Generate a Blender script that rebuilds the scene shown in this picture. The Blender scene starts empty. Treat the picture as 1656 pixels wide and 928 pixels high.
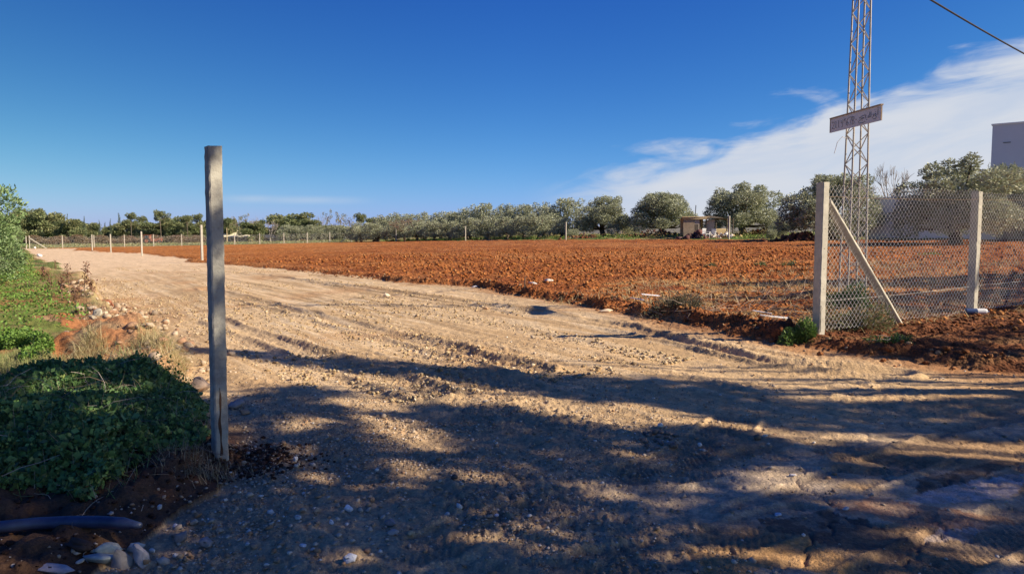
import bpy, math, random
import numpy as np
from mathutils import Vector
rng = np.random.default_rng(7)
random.seed(7)
SC = bpy.context.scene
COL = SC.collection
# ------------------------------------------------------------------ camera
F = 1182.0; CX = 828.0; CY = 464.0; EYE = 1.6
PITCH = math.atan((CY - 378.0) / F)
cam_d = bpy.data.cameras.new('camera'); cam = bpy.data.objects.new('camera', cam_d); COL.objects.link(cam)
cam_d.sensor_width = 36.0; cam_d.lens = F / 1656.0 * 36.0
cam_d.clip_start = 0.05; cam_d.clip_end = 9000
cam.location = (0, 0, EYE); cam.rotation_euler = (math.radians(90) - PITCH, 0, 0)
SC.camera = cam
# ------------------------------------------------------------------ light
SUN_EL = math.radians(31.8)
SUN_H = np.array([0.973, -0.230])                      # horizontal direction towards the sun
COT = 1.0 / math.tan(SUN_EL)
sd = bpy.data.lights.new('sun', 'SUN'); sd.energy = 5.0; sd.angle = math.radians(0.55); sd.color = (1.0, 0.86, 0.66)
sun = bpy.data.objects.new('sun', sd); COL.objects.link(sun)
sv = Vector((SUN_H[0] * math.cos(SUN_EL), SUN_H[1] * math.cos(SUN_EL), math.sin(SUN_EL)))
sun.rotation_euler = sv.to_track_quat('Z', 'Y').to_euler()
SC.view_settings.view_transform = 'Standard'
SC.view_settings.look = 'None'
SC.view_settings.gamma = 1.0
SC.view_settings.exposure = 0.74
SC.cycles.max_bounces = 5
SC.cycles.transparent_max_bounces = 8

W = bpy.data.worlds.new('World'); SC.world = W; W.use_nodes = True
nt = W.node_tree; nt.nodes.clear()
def nn(t, typ, **kw):
    n = t.nodes.new(typ)
    for k, v in kw.items(): setattr(n, k, v)
    return n
def mth(t, op, a, b=None, c=None, clamp=False):
    n = t.nodes.new('ShaderNodeMath'); n.operation = op; n.use_clamp = clamp
    for i, v in enumerate((a, b, c)):
        if v is None: continue
        if isinstance(v, (int, float)): n.inputs[i].default_value = v
        else: t.links.new(v, n.inputs[i])
    return n.outputs[0]
def ramp(t, val, lo, hi):
    n = t.nodes.new('ShaderNodeMapRange'); n.interpolation_type = 'SMOOTHSTEP'
    t.links.new(val, n.inputs[0]); n.inputs[1].default_value = lo; n.inputs[2].default_value = hi
    n.inputs[3].default_value = 0; n.inputs[4].default_value = 1
    return n.outputs[0]
out = nn(nt, 'ShaderNodeOutputWorld'); bg = nn(nt, 'ShaderNodeBackground'); bg.inputs[1].default_value = 0.060
sky = nn(nt, 'ShaderNodeTexSky'); sky.sky_type = 'NISHITA'; sky.sun_disc = False
sky.sun_elevation = SUN_EL; sky.sun_rotation = math.atan2(SUN_H[0], SUN_H[1])
sky.air_density = 1.0; sky.dust_density = 0.3; sky.ozone_density = 3.0; sky.altitude = 50
ssep = nn(nt, 'ShaderNodeSeparateColor'); nt.links.new(sky.outputs[0], ssep.inputs[0])
def chan(src, p, k):                                    # film-like colour response of the clear sky
    return mth(nt, 'MULTIPLY', mth(nt, 'POWER', mth(nt, 'MULTIPLY', src, 0.1), p), k * 10)
scomb = nn(nt, 'ShaderNodeCombineColor')
nt.links.new(chan(ssep.outputs[0], 1.9, 1.02), scomb.inputs[0]); nt.links.new(chan(ssep.outputs[1], 1.5, 1.09), scomb.inputs[1]); nt.links.new(chan(ssep.outputs[1], .6, 1.16), scomb.inputs[2])
tc = nn(nt, 'ShaderNodeTexCoord'); sx = nn(nt, 'ShaderNodeSeparateXYZ'); nt.links.new(tc.outputs['Generated'], sx.inputs[0])
X_, Y_, Z_ = sx.outputs
az = mth(nt, 'ARCTAN2', X_, Y_)
rad = mth(nt, 'SQRT', mth(nt, 'ADD', mth(nt, 'MULTIPLY', X_, X_), mth(nt, 'MULTIPLY', Y_, Y_)))
el = mth(nt, 'DIVIDE', Z_, mth(nt, 'MAXIMUM', rad, 0.05))
edge = mth(nt, 'MULTIPLY_ADD', az, 0.252, 0.053)
w = mth(nt, 'SUBTRACT', edge, el)                      # >0 below the upper cloud line
along = mth(nt, 'MULTIPLY', az, 3.2); across = mth(nt, 'MULTIPLY', mth(nt, 'SUBTRACT', el, mth(nt, 'MULTIPLY', az, 0.16)), 15.0)
cv = nn(nt, 'ShaderNodeCombineXYZ'); nt.links.new(along, cv.inputs[0]); nt.links.new(across, cv.inputs[1])
n1 = nn(nt, 'ShaderNodeTexNoise'); n1.inputs['Scale'].default_value = 1.6; n1.inputs['Detail'].default_value = 8; n1.inputs['Roughness'].default_value = 0.58
n1.inputs['Distortion'].default_value = 0.6
nt.links.new(cv.outputs[0], n1.inputs['Vector'])
cv2 = nn(nt, 'ShaderNodeCombineXYZ'); nt.links.new(mth(nt, 'MULTIPLY', az, 9.0), cv2.inputs[0]); nt.links.new(mth(nt, 'MULTIPLY', el, 26.0), cv2.inputs[1])
n2 = nn(nt, 'ShaderNodeTexNoise'); n2.inputs['Scale'].default_value = 1.0; n2.inputs['Detail'].default_value = 6; n2.inputs['Distortion'].default_value = 0.9
nt.links.new(cv2.outputs[0], n2.inputs['Vector'])
nz = mth(nt, 'ADD', mth(nt, 'MULTIPLY', mth(nt, 'SUBTRACT', n1.outputs[0], 0.5), 0.095), mth(nt, 'MULTIPLY', mth(nt, 'SUBTRACT', n2.outputs[0], 0.5), 0.10))
body = ramp(nt, mth(nt, 'ADD', w, nz), -0.016, 0.030)
body = mth(nt, 'MULTIPLY', mth(nt, 'MULTIPLY', body, ramp(nt, az, 0.0, 0.20)), mth(nt, 'SUBTRACT', 1.0, ramp(nt, az, 1.6, 2.9)))
dens = mth(nt, 'MULTIPLY', body, mth(nt, 'MULTIPLY_ADD', ramp(nt, n1.outputs[0], 0.30, 0.62), 0.20, 0.80))
# two faint streaks low over the trees on the left
st = mth(nt, 'MULTIPLY', mth(nt, 'MULTIPLY', ramp(nt, el, 0.036, 0.044), mth(nt, 'SUBTRACT', 1.0, ramp(nt, el, 0.044, 0.052))),
         mth(nt, 'MULTIPLY', ramp(nt, az, -0.40, -0.33), mth(nt, 'SUBTRACT', 1.0, ramp(nt, az, -0.27, -0.17))))
dens = mth(nt, 'ADD', dens, mth(nt, 'MULTIPLY', st, mth(nt, 'MULTIPLY', n2.outputs[0], 0.55)), clamp=True)
mixc = nn(nt, 'ShaderNodeMix', data_type='RGBA'); nt.links.new(dens, mixc.inputs[0])
side = mth(nt, 'SUBTRACT', 1.0, mth(nt, 'MULTIPLY', mth(nt, 'MAXIMUM', mth(nt, 'DIVIDE', mth(nt, 'MULTIPLY', X_, -1.0), mth(nt, 'MAXIMUM', rad, 0.05)), 0.0), 0.36))
scl = nn(nt, 'ShaderNodeVectorMath'); scl.operation = 'SCALE'; nt.links.new(scomb.outputs[0], scl.inputs[0]); nt.links.new(side, scl.inputs['Scale'])
nt.links.new(scl.outputs[0], mixc.inputs[6]); mixc.inputs[7].default_value = (6.6, 7.0, 7.8, 1)
nt.links.new(mixc.outputs[2], bg.inputs[0]); nt.links.new(bg.outputs[0], out.inputs[0])

# ------------------------------------------------------------------ numpy noise
def _hash(ix, iy, seed):
    h = (ix.astype(np.int64) * 374761393 + iy.astype(np.int64) * 668265263 + seed * 1442695041) & 0xffffffff
    h = ((h ^ (h >> 13)) * 1274126177) & 0xffffffff
    h = (h ^ (h >> 16)) & 0xffffffff
    h = (h * 2246822519) & 0xffffffff
    return ((h ^ (h >> 15)) & 0xffffff) / float(0xffffff)
def vnoise(x, y, seed=0):
    ix = np.floor(x); iy = np.floor(y); fx = x - ix; fy = y - iy
    ux = fx * fx * (3 - 2 * fx); uy = fy * fy * (3 - 2 * fy)
    a = _hash(ix, iy, seed); b = _hash(ix + 1, iy, seed); c = _hash(ix, iy + 1, seed); d = _hash(ix + 1, iy + 1, seed)
    return (a * (1 - ux) + b * ux) * (1 - uy) + (c * (1 - ux) + d * ux) * uy      # 0..1
def fbm(x, y, oct=4, seed=0, gain=0.5):
    s = 0; a = 1; t = 0
    for k in range(oct):
        s = s + a * vnoise(x + 17.3 * k, y - 9.1 * k, seed + k); t += a; a *= gain; x = x * 2.03 + y * 0.31; y = y * 2.03 - x * 0.05
    return s / t
def clods(x, y, seed=0, rot=0.6):
    """cellular lumps 0..1, each with its own size"""
    c, s = math.cos(rot), math.sin(rot); x, y = c * x - s * y, s * x + c * y
    ix = np.floor(x); iy = np.floor(y); best = np.zeros_like(x)
    for dx in (-1, 0, 1):
        for dy in (-1, 0, 1):
            jx = ix + dx; jy = iy + dy
            px = jx + _hash(jx, jy, seed); py = jy + _hash(jx, jy, seed + 5)
            r = 0.25 + 0.65 * _hash(jx, jy, seed + 9) ** 1.5; hgt = 0.35 + 0.65 * _hash(jx, jy, seed + 11)
            d2 = (x - px) ** 2 + (y - py) ** 2
            best = np.maximum(best, np.sqrt(np.clip(1 - d2 / (r * r), 0, 1)) * hgt * (0.4 + r))
    return best
def sst(x, a, b):
    t = np.clip((x - a) / (b - a), 0, 1); return t * t * (3 - 2 * t)
def inpoly(px, py, poly):
    r = np.zeros(px.shape, bool); n = len(poly)
    for i in range(n):
        x1, y1 = poly[i]; x2, y2 = poly[(i + 1) % n]
        c = (y1 > py) != (y2 > py)
        with np.errstate(divide='ignore', invalid='ignore'):
            r ^= c & (px < (x2 - x1) * (py - y1) / (y2 - y1 + 1e-12) + x1)
    return r
def distline(x, y, pts):
    """distance to polyline and running length along it"""
    best = np.full(x.shape, 1e9); run = np.zeros(x.shape); L = 0
    for (x1, y1), (x2, y2) in zip(pts[:-1], pts[1:]):
        dx, dy = x2 - x1, y2 - y1; l = math.hypot(dx, dy)
        t = np.clip(((x - x1) * dx + (y - y1) * dy) / (l * l), 0, 1)
        d = np.hypot(x - x1 - t * dx, y - y1 - t * dy); m = d < best
        best = np.where(m, d, best); run = np.where(m, L + t * l, run); L += l
    return best, run

# ------------------------------------------------------------------ lie of the land
_pts = np.array([(-32, 63.6, -.3), (20, 67, 1.02), (6.5, 88, .72), (-82, 124, -.9), (-18, 43, -.13), (-34, 155, -.17), (4.2, 9.9, .12), (7.6, 12, .13),
                 (-6.8, 108, .55), (-20, 130, .17), (0, 5, 0), (0, 0, 0), (-5, 8, 0), (5, 4, 0), (27, 48, 1.15), (12, 22, .40), (-10, 20, -.05), (40, 60, 1.3), (0, 30, .15)])
def _feat(x, y):
    return np.stack([x, y, x * x / 100, x * y / 100, y * y / 100, x * x * y / 1e4, x * y * y / 1e4], -1)
_coef = np.linalg.lstsq(_feat(_pts[:, 0], _pts[:, 1]), _pts[:, 2], rcond=None)[0]
def base(x, y):
    x = np.asarray(x, float); y = np.asarray(y, float)
    r = np.hypot(x, y); k = np.minimum(1.0, 150.0 / np.maximum(r, 1))
    xx = np.clip(x * k, -85, 42); yy = np.clip(y * k, 0, 150)
    z = _feat(xx, yy) @ _coef
    return np.clip(z, -1.1, 1.45) * sst(r, 3, 14)
cp, sp_ = math.cos(PITCH), math.sin(PITCH)
def G(px, py, it=30):
    """where the sight line through a point of the photograph meets the land"""
    u = (px - CX) / F; v = (CY - py) / F
    d = np.array([u, cp + v * sp_, -sp_ + v * cp]); z = 0.0
    for _ in range(it):
        t = (EYE - z) / max(-d[2], 2e-3); t = min(t, 400 / d[1])
        z = 0.5 * z + 0.5 * float(base(d[0] * t, d[1] * t))
    return (d[0] * t, d[1] * t)
def GP(lst): return [G(*p) for p in lst]
def proj(x, y, z):
    dx, dy, dz = x, y, z - EYE
    depth = dy * cp - dz * sp_; up = dy * sp_ + dz * cp
    depth = np.where(np.abs(depth) < 1e-3, 1e-3, depth)
    return CX + F * dx / depth, CY - F * up / depth, depth
def AT(px, dist):
    x = dist * (px - CX) / F
    return x, dist

TR_R = GP([(1900, 640), (1656, 606), (1560, 600), (1460, 586), (1330, 568), (1250, 556), (1200, 546), (1130, 531), (1060, 517), (990, 503), (930, 492), (830, 477), (760, 464), (650, 456), (545, 446), (470, 437), (400, 432), (330, 427), (250, 412)]) + [(-62, 104), (-70, 118)]
TR_L = GP([(40, 404), (55, 412), (80, 430), (110, 455), (150, 487), (190, 520), (225, 545), (285, 590), (318, 640), (350, 690), (395, 745), (345, 800), (290, 830), (240, 870), (185, 905), (120, 960)])
TRACK = TR_R + [(-82, 122)] + TR_L + [(-2.6, 1.0), (-2.6, -8), (12, -8), (30, 14)]
FIELD_FAR = [(-82.5, 124.5), (-58, 140), (-34, 154), (-20, 129), (-7.0, 107), (6.5, 87), (20, 65.5), (30, 52), (60, 40)]
FIELD = TR_R + FIELD_FAR + [(60, 20), (30, 16), (18, 12)]
SOILP = GP([(-60, 622), (60, 600), (140, 560), (60, 548), (150, 530), (225, 538), (300, 590), (335, 650), (395, 745), (330, 805), (240, 860), (180, 905), (120, 960), (-60, 960)])
HEAPP = GP([(105, 600), (150, 560), (200, 545), (270, 555), (300, 590), (300, 630), (200, 640)])
BR_C = (-3.35, 5.35)
ruts = [GP(l) for l in ([(1440, 605), (1250, 590), (1000, 530), (760, 490), (500, 455), (200, 418)], [(1250, 625), (1100, 590), (880, 545), (600, 492), (300, 445)],
        [(860, 600), (620, 540), (330, 468)], [(700, 640), (520, 580), (350, 520)], [(1300, 596), (1160, 568), (950, 512), (700, 472)])]
treads = [GP(l) for l in ([(640, 900), (900, 820), (1050, 778), (1250, 735), (1656, 668)], [(1180, 850), (1330, 790), (1520, 722), (1656, 690)],
          [(1430, 945), (1560, 880), (1656, 838)], [(900, 940), (1180, 868), (1300, 835)], [(1030, 770), (1120, 735), (1180, 690), (1210, 650)])]
WET_AND_SUNNY = [(GP([(1470, 806), (1545, 778), (1660, 768), (1640, 800), (1530, 812)]), (.52, .42, .37)), (GP([(1490, 872), (1550, 838), (1608, 838), (1570, 875)]), (.50, .41, .36)),
       (GP([(1230, 836), (1330, 832), (1500, 880), (1460, 905), (1330, 880), (1240, 862)]), (.15, .105, .075)), (GP([(1330, 800), (1560, 820), (1640, 850), (1500, 850), (1350, 835)]), (.40, .22, .13)),
       (GP([(1480, 775), (1620, 742), (1660, 745), (1560, 780), (1480, 800)]), (.17, .115, .075)), (GP([(1120, 882), (1300, 880), (1420, 925), (1150, 925)]), (.44, .255, .11)),  # second patch: orange of the sun spots put into the soil colour
       (GP([(1240, 690), (1330, 705), (1180, 750), (1100, 760), (1140, 720)]), (.36, .25, .15))]
ROADX = np.array([0.92, 0.39])
FEN0 = np.array([4.2, 9.95]); FEND = np.array([0.851, 0.525])

def terrain(x, y, detail=True):
    """height, colour and region (0 verge, 1 track, 2 field, 3 far meadow)"""
    z = base(x, y); r = np.hypot(x, y)
    wx = x + (fbm(x * 2.2, y * 2.2, 3, 31) - .5) * .45 * sst(r, 3, 9) + (vnoise(x * .35, y * .35, 36) - .5) * 1.4 * sst(r, 14, 30)
    wy = y + (fbm(x * 2.2, y * 2.2, 3, 41) - .5) * .45 * sst(r, 3, 9) + (vnoise(x * .35, y * .35, 46) - .5) * 1.4 * sst(r, 14, 30)
    tr = inpoly(wx, wy, TRACK); fl = inpoly(wx, wy, FIELD) & ~tr
    reg = np.where(tr, 1, np.where(fl, 2, 0))
    dR, sR = distline(wx, wy, TR_R); dL, sL = distline(wx, wy, TR_L)
    soil = (inpoly(wx, wy, SOILP) | ((y < 6.6) & (x < -1) & (y + .2 * x < 5.6))) & ~tr
    fine = fbm(x * 14, y * 14, 4, 3); mid = fbm(x * 1.3, y * 1.3, 4, 8); big = fbm(x * .22, y * .22, 3, 12)
    grit = fbm(x * 45, y * 45, 2, 77)
    s = -.55 * x + .835 * y; t = .835 * x + .55 * y
    streak = fbm(t * 3.2 + (mid - .5) * .9, s * .28, 4, 21)
    streak2 = fbm(t * 9 + (mid - .5), s * .7, 3, 25)
    # ---- track
    near = 1 - sst(r, 20, 45)
    lumps = clods(x * 17, y * 17, 4) * .020 + clods(x * 34, y * 34, 6) * .012
    lumpm = sst(fbm(t * 1.2, s * .35, 4, 55), .46, .62)
    gravelm = np.clip(sst(7.8 - np.hypot(x + .9, (y - 4.6) * .9) * 2.0, 0, 5.0) , 0, 1)
    roadm = (1 - sst(-.39 * x + .92 * y + (mid - .5) * .8, 3.7, 4.5)) * sst(x + (mid - .5), -.2, 1.6)   # compacted road on the right
    zt = (streak - .5) * .060 * near + (streak2 - .5) * .024 * near + (mid - .5) * .025 + (fine - .5) * .018
    zt = zt * (1 - .6 * roadm) + lumps * (lumpm * .75 + gravelm * .5 + .07) * (1 - .85 * roadm) + (grit - .5) * .009
    crack = np.abs(fbm(x * 3, y * 3, 4, 61) - .5)
    zt -= .016 * roadm * (1 - sst(crack, .0, .035))
    for i, pl in enumerate(ruts):
        d, run = distline(x, y, pl); wv = d + (fbm(run * 1.1, d * 0 + i, 2, 90) - .5) * .2
        a = (.4 + .9 * vnoise(run * .5, d * 0 + 3 * i, 91)) * near
        a = a * (.35 if i in (1, 4) else 1)
        zt += a * (.042 * np.exp(-((wv - .24) / .06) ** 2) - .034 * np.exp(-(wv / .14) ** 2))
        zt += a * .010 * np.exp(-((wv - .24) / .10) ** 2) * clods(x * 24, y * 24, 14)
    treadm = 0
    for i, pl in enumerate(treads):
        d, run = distline(x, y, pl); m = 1 - sst(d, .15, .19); e = np.exp(-((d - .205) / .024) ** 2)
        wear = sst(fbm(x * 2.5, y * 2.5, 3, 93 + i), .38, .6)
        ph = run * 19 + np.abs(d) * 16 + (vnoise(run * 3, run * 0, 95) - .5)
        lug = sst(np.abs((ph % 1.0) - .5), .14, .30)
        zt += wear * (m * (-.012 + (.012 if i == 4 else .005) * lug) + .018 * e); treadm = np.maximum(treadm, m * wear)
    # ---- ploughed field
    fr = 1 - sst(dR, .4, 3.5)                                        # trodden margin by the track
    flat = np.clip(sst(fbm(x * .25, y * .25, 3, 71) - fr * .4, .30, .22) + fr, 0, 1) * (1 - sst(r, 30, 46))
    right_waste = sst(x - .0 * y, 1.2, 3.0) * (1 - sst(y + .25 * x, 19, 23.5))
    flat = np.clip(np.maximum(flat, right_waste), 0, 1)
    cl = clods(x * 4.4, y * 4.4, 2) * .042 + clods(x * 8.2, y * 8.2, 3, .2) * .064 + clods(x * 12, y * 12, 12, 1.1) * .045 * (1 - sst(r, 30, 50))
    fur = (fbm(x * .5 + y * .12, y * 1.7, 3, 16) - .5) * .07
    zf = cl * (1 - .80 * flat) + fur + (mid - .5) * .12 - .03 + (fine - .5) * .02 + .10
    zf = zf + flat * clods(x * 8, y * 8, 18) * .035
    rid = np.exp(-((dR - .28) / .26) ** 2) * (1 - sst(r, 22, 40)) * (.35 + .9 * vnoise(sR * .9, sR * 0, 22))
    rid = rid * sst(x, -8, 1) * (1 - .55 * sst(x, 4.0, 5.2))
    zf = zf + rid * (.07 + .06 * clods(x * 9, y * 9, 23) + .05 * clods(x * 19, y * 19, 24) + .03 * fine)
    zt = zt + np.exp(-(dR / .22) ** 2) * .012 * near
    # ---- verge on the left
    zv = (mid - .5) * .12 + (fine - .5) * .05 + clods(x * 9, y * 9, 27) * .04 * (.3 + soil) + .08 + .12 * sst(fbm(x * .6, y * .6, 3, 29), .4, .7)
    edgeL = np.exp(-((dL - .25) / .3) ** 2) * (1 - sst(r, 14, 30))
    zv = zv + edgeL * (.05 + .05 * clods(x * 11, y * 11, 33) * sst(y, 5.5, 7.5))
    mx = (x - BR_C[0]) / 1.25; my = (y - BR_C[1]) / .95
    heap = np.exp(-(((x + 5.0) / .95) ** 2 + ((y - 9.2) / .8) ** 2))
    zv = zv + .30 * heap * (reg == 0)
    bank = sst(-x, 5.0, 9.5) * (1 - sst(y, 24, 40)) * sst(y, 2, 7)
    zv = zv + .30 * bank
    hp = np.exp(-(((x + 1.82) / .28) ** 2 + ((y - 5.12) / .26) ** 2)); zv = zv + .10 * hp * (.6 + fine); zt = zt + .06 * hp
    kE = sst(np.minimum(dR, dL), 0, .3)
    zz = np.where(reg == 1, zt * (0.45 + .55 * kE), np.where(reg == 2, zf * (.25 + .75 * kE), zv * (.25 + .75 * kE)))
    # mesh feet
    near_f = np.exp(-(((x - 6.5) * -.525 + (y - 11.35) * .851) / .45) ** 2) * (x > 3.9) * (x < 13) * (reg == 2)
    zz = zz * (1 - .55 * near_f) + .03 * near_f
    zz = zz * (1 - sst(r, 110, 170)) * np.where(r > 1.2, 1, .2)
    z = z + zz
    # ---- colours (soil tones; one patch carries the warmth of sun spots)
    def C(*c): return np.array(c)
    c3 = lambda a: a[..., None]
    tan_ = C(.610, .435, .250); tan2 = C(.450, .305, .165); pale = C(.700, .545, .355); redt = C(.440, .245, .115)
    tk = tan_ * (1 - c3(sst(streak, .42, .66))) + tan2 * c3(sst(streak, .42, .66))
    tk = tk + (pale - tk) * c3(sst(streak2, .52, .74) * .7)
    farpale = sst(r, 18, 55); tk = tk + (C(.70, .515, .335) - tk) * c3(.75 * farpale)
    tk = tk + (redt - tk) * c3(sst(fbm(x * .45, y * .45, 4, 63), .52, .74) * .75 * (1 - farpale))
    tk = tk + (C(.36, .27, .17) - tk) * c3(lumpm * .22 * near)
    gsel = gravelm * (1 - .2 * mid); tk = tk + (C(.58, .39, .20) - tk) * c3(.5 * (1 - sst(r, 7, 14)))
    tk = tk + (C(.40, .29, .175) - tk) * c3(gsel * .65)
    roadc = C(.50, .40, .29); tk = tk + (roadc - tk) * c3(roadm * .75)
    tk = tk + (C(.36, .22, .11) - tk) * c3(roadm * sst(fbm(x * .8 + 4, y * 1.4, 4, 65), .50, .64) * .9)
    clay = sst(fbm(x * 1.0 + 9, y * 1.7, 3, 67), .56, .64) * roadm * sst(x, 2.2, 3.2); tk = tk + (C(.56, .43, .38) - tk) * c3(clay)
    pn = (fbm(x * 4, y * 4, 3, 68) - .5) * .35
    for pl, pc in WET_AND_SUNNY:
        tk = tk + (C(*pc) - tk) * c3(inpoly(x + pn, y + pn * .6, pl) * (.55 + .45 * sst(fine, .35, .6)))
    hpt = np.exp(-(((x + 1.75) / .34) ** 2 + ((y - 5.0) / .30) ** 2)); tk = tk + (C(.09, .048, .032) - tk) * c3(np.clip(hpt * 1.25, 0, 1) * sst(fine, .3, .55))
    tk = tk + (C(.12, .062, .04) - tk) * c3(np.exp(-(dL / .22) ** 2) * (1 - sst(y, 5.5, 6.6)) * sst(mid, .35, .6))
    tk = tk + (C(.25, .165, .095) - tk) * c3(treadm * .5)
    tk = tk + (C(.37, .16, .06) - tk) * c3(np.exp(-(dR / .35) ** 2) * .8 * sst(x, -6, 2))
    ora = C(.390, .140, .044); ora2 = C(.255, .082, .028); orl = C(.430, .190, .072)
    fd = ora + (ora2 - ora) * c3(sst(fbm(x * .9, y * .9, 4, 81), .42, .66))
    fd = fd + (orl - fd) * c3(sst(big, .45, .75) * .6) + (C(.52, .20, .052) - fd) * c3(sst(-x, 4, 30) * .5)
    fd = fd + (C(.25, .078, .030) - fd) * c3(sst(fbm(x * .35, y * 1.1, 3, 83), .60, .72) * .6 * (1 - sst(r, 30, 60)))
    straw = sst(fbm(x * 1.1, y * 2.2, 4, 85), .50, .66) * right_waste * .75
    fd = fd + (C(.44, .28, .12) - fd) * c3(straw)
    fd = fd + (C(.15, .062, .032) - fd) * c3(np.clip(rid, 0, 1) * .75 * sst(x, 1.5, 3.8))
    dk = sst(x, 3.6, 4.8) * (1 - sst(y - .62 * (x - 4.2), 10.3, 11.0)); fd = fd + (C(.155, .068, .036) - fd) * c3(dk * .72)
    gr = C(.150, .175, .045); vg = gr + (C(.24, .20, .08) - gr) * c3(sst(mid, .4, .7)); vg = vg + (C(.30, .14, .06) - vg) * c3(sst(fbm(x * 1.6, y * 1.6, 3, 87), .52, .68) * .8)
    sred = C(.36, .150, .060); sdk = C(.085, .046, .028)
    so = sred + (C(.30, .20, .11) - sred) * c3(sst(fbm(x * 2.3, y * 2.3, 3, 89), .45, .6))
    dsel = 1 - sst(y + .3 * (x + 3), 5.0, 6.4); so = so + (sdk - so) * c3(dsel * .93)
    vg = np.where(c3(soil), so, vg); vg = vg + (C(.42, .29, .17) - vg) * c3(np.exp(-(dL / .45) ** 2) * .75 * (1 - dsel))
    vg = vg + (C(.20, .185, .07) - vg) * c3(sst(r, 40, 70)) 
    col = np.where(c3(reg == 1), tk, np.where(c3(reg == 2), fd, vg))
    fargreen = (reg == 0) & (r > 40)
    gcol = C(.13, .17, .05) * (1 - c3(sst(fbm(x * .3, y * .3, 4, 97), .4, .6))) + C(.32, .23, .10) * c3(sst(fbm(x * .3, y * .3, 4, 97), .4, .6))
    col = np.where(c3(fargreen), gcol, col)
    col = col * c3(.80 + .4 * fine) * c3(.9 + .2 * grit)
    reg = np.where(fargreen, 3, reg)
    return z, col, reg
def zat(x, y):
    z, _, _ = terrain(np.array([float(x)]), np.array([float(y)])); return float(z[0])
def GZ(px, py):
    gx, gy = G(px, py)
    if gy > 30: return gx, gy
    z = 0.0; u = (px - CX) / F; v = (CY - py) / F; d = np.array([u, cp + v * sp_, -sp_ + v * cp])
    for _ in range(3):
        z = .2 * z + .8 * zat(gx, gy); t = (EYE - z) / max(-d[2], 2e-3); gx, gy = d[0] * t, d[1] * t
    return gx, gy
def GPZ(lst): return [GZ(*p) for p in lst]
def zats(x, y): return terrain(np.asarray(x, float), np.asarray(y, float))[0]

# ------------------------------------------------------------------ mesh helpers
def mesh_np(name, V, Fq, mat, tint=None, smooth=False):
    """V (n,3); Fq list of (m,k) index arrays"""
    if not isinstance(Fq, (list, tuple)): Fq = [Fq]
    me = bpy.data.meshes.new(name); V = np.asarray(V, np.float32)
    me.vertices.add(len(V)); me.vertices.foreach_set('co', V.ravel())
    loops = np.concatenate([f.ravel() for f in Fq]).astype(np.int32)
    tot = np.concatenate([np.full(len(f), f.shape[1]) for f in Fq]).astype(np.int32)
    st_ = np.concatenate([[0], np.cumsum(tot)[:-1]]).astype(np.int32)
    me.loops.add(len(loops)); me.loops.foreach_set('vertex_index', loops)
    me.polygons.add(len(tot)); me.polygons.foreach_set('loop_start', st_); me.polygons.foreach_set('loop_total', tot)
    if smooth: me.polygons.foreach_set('use_smooth', np.ones(len(tot), bool))
    if tint is not None:
        a = me.attributes.new('tint', 'FLOAT_COLOR', 'POINT')
        c = np.ones((len(V), 4), np.float32); c[:, :3] = tint; a.data.foreach_set('color', c.ravel())
    me.update(calc_edges=True)
    if mat: me.materials.append(mat)
    return me
def link(name, me, parent=None, loc=None):
    o = bpy.data.objects.new(name, me); COL.objects.link(o)
    if parent: o.parent = parent
    if loc is not None: o.location = loc
    return o
def tag(o, label=None, cat=None, group=None, kind=None):
    if label: o['label'] = label
    if cat: o['category'] = cat
    if group: o['group'] = group
    if kind: o['kind'] = kind
    return o
def empty(name, loc, rz=0, **kw):
    o = bpy.data.objects.new(name, None); COL.objects.link(o); o.location = loc; o.rotation_euler = (0, 0, rz)
    return tag(o, **kw)
def copy_tree(o, parent=None):
    c = o.copy(); COL.objects.link(c); c.parent = parent
    for ch in [k for k in o.children]: copy_tree(ch, c)
    return c
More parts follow.
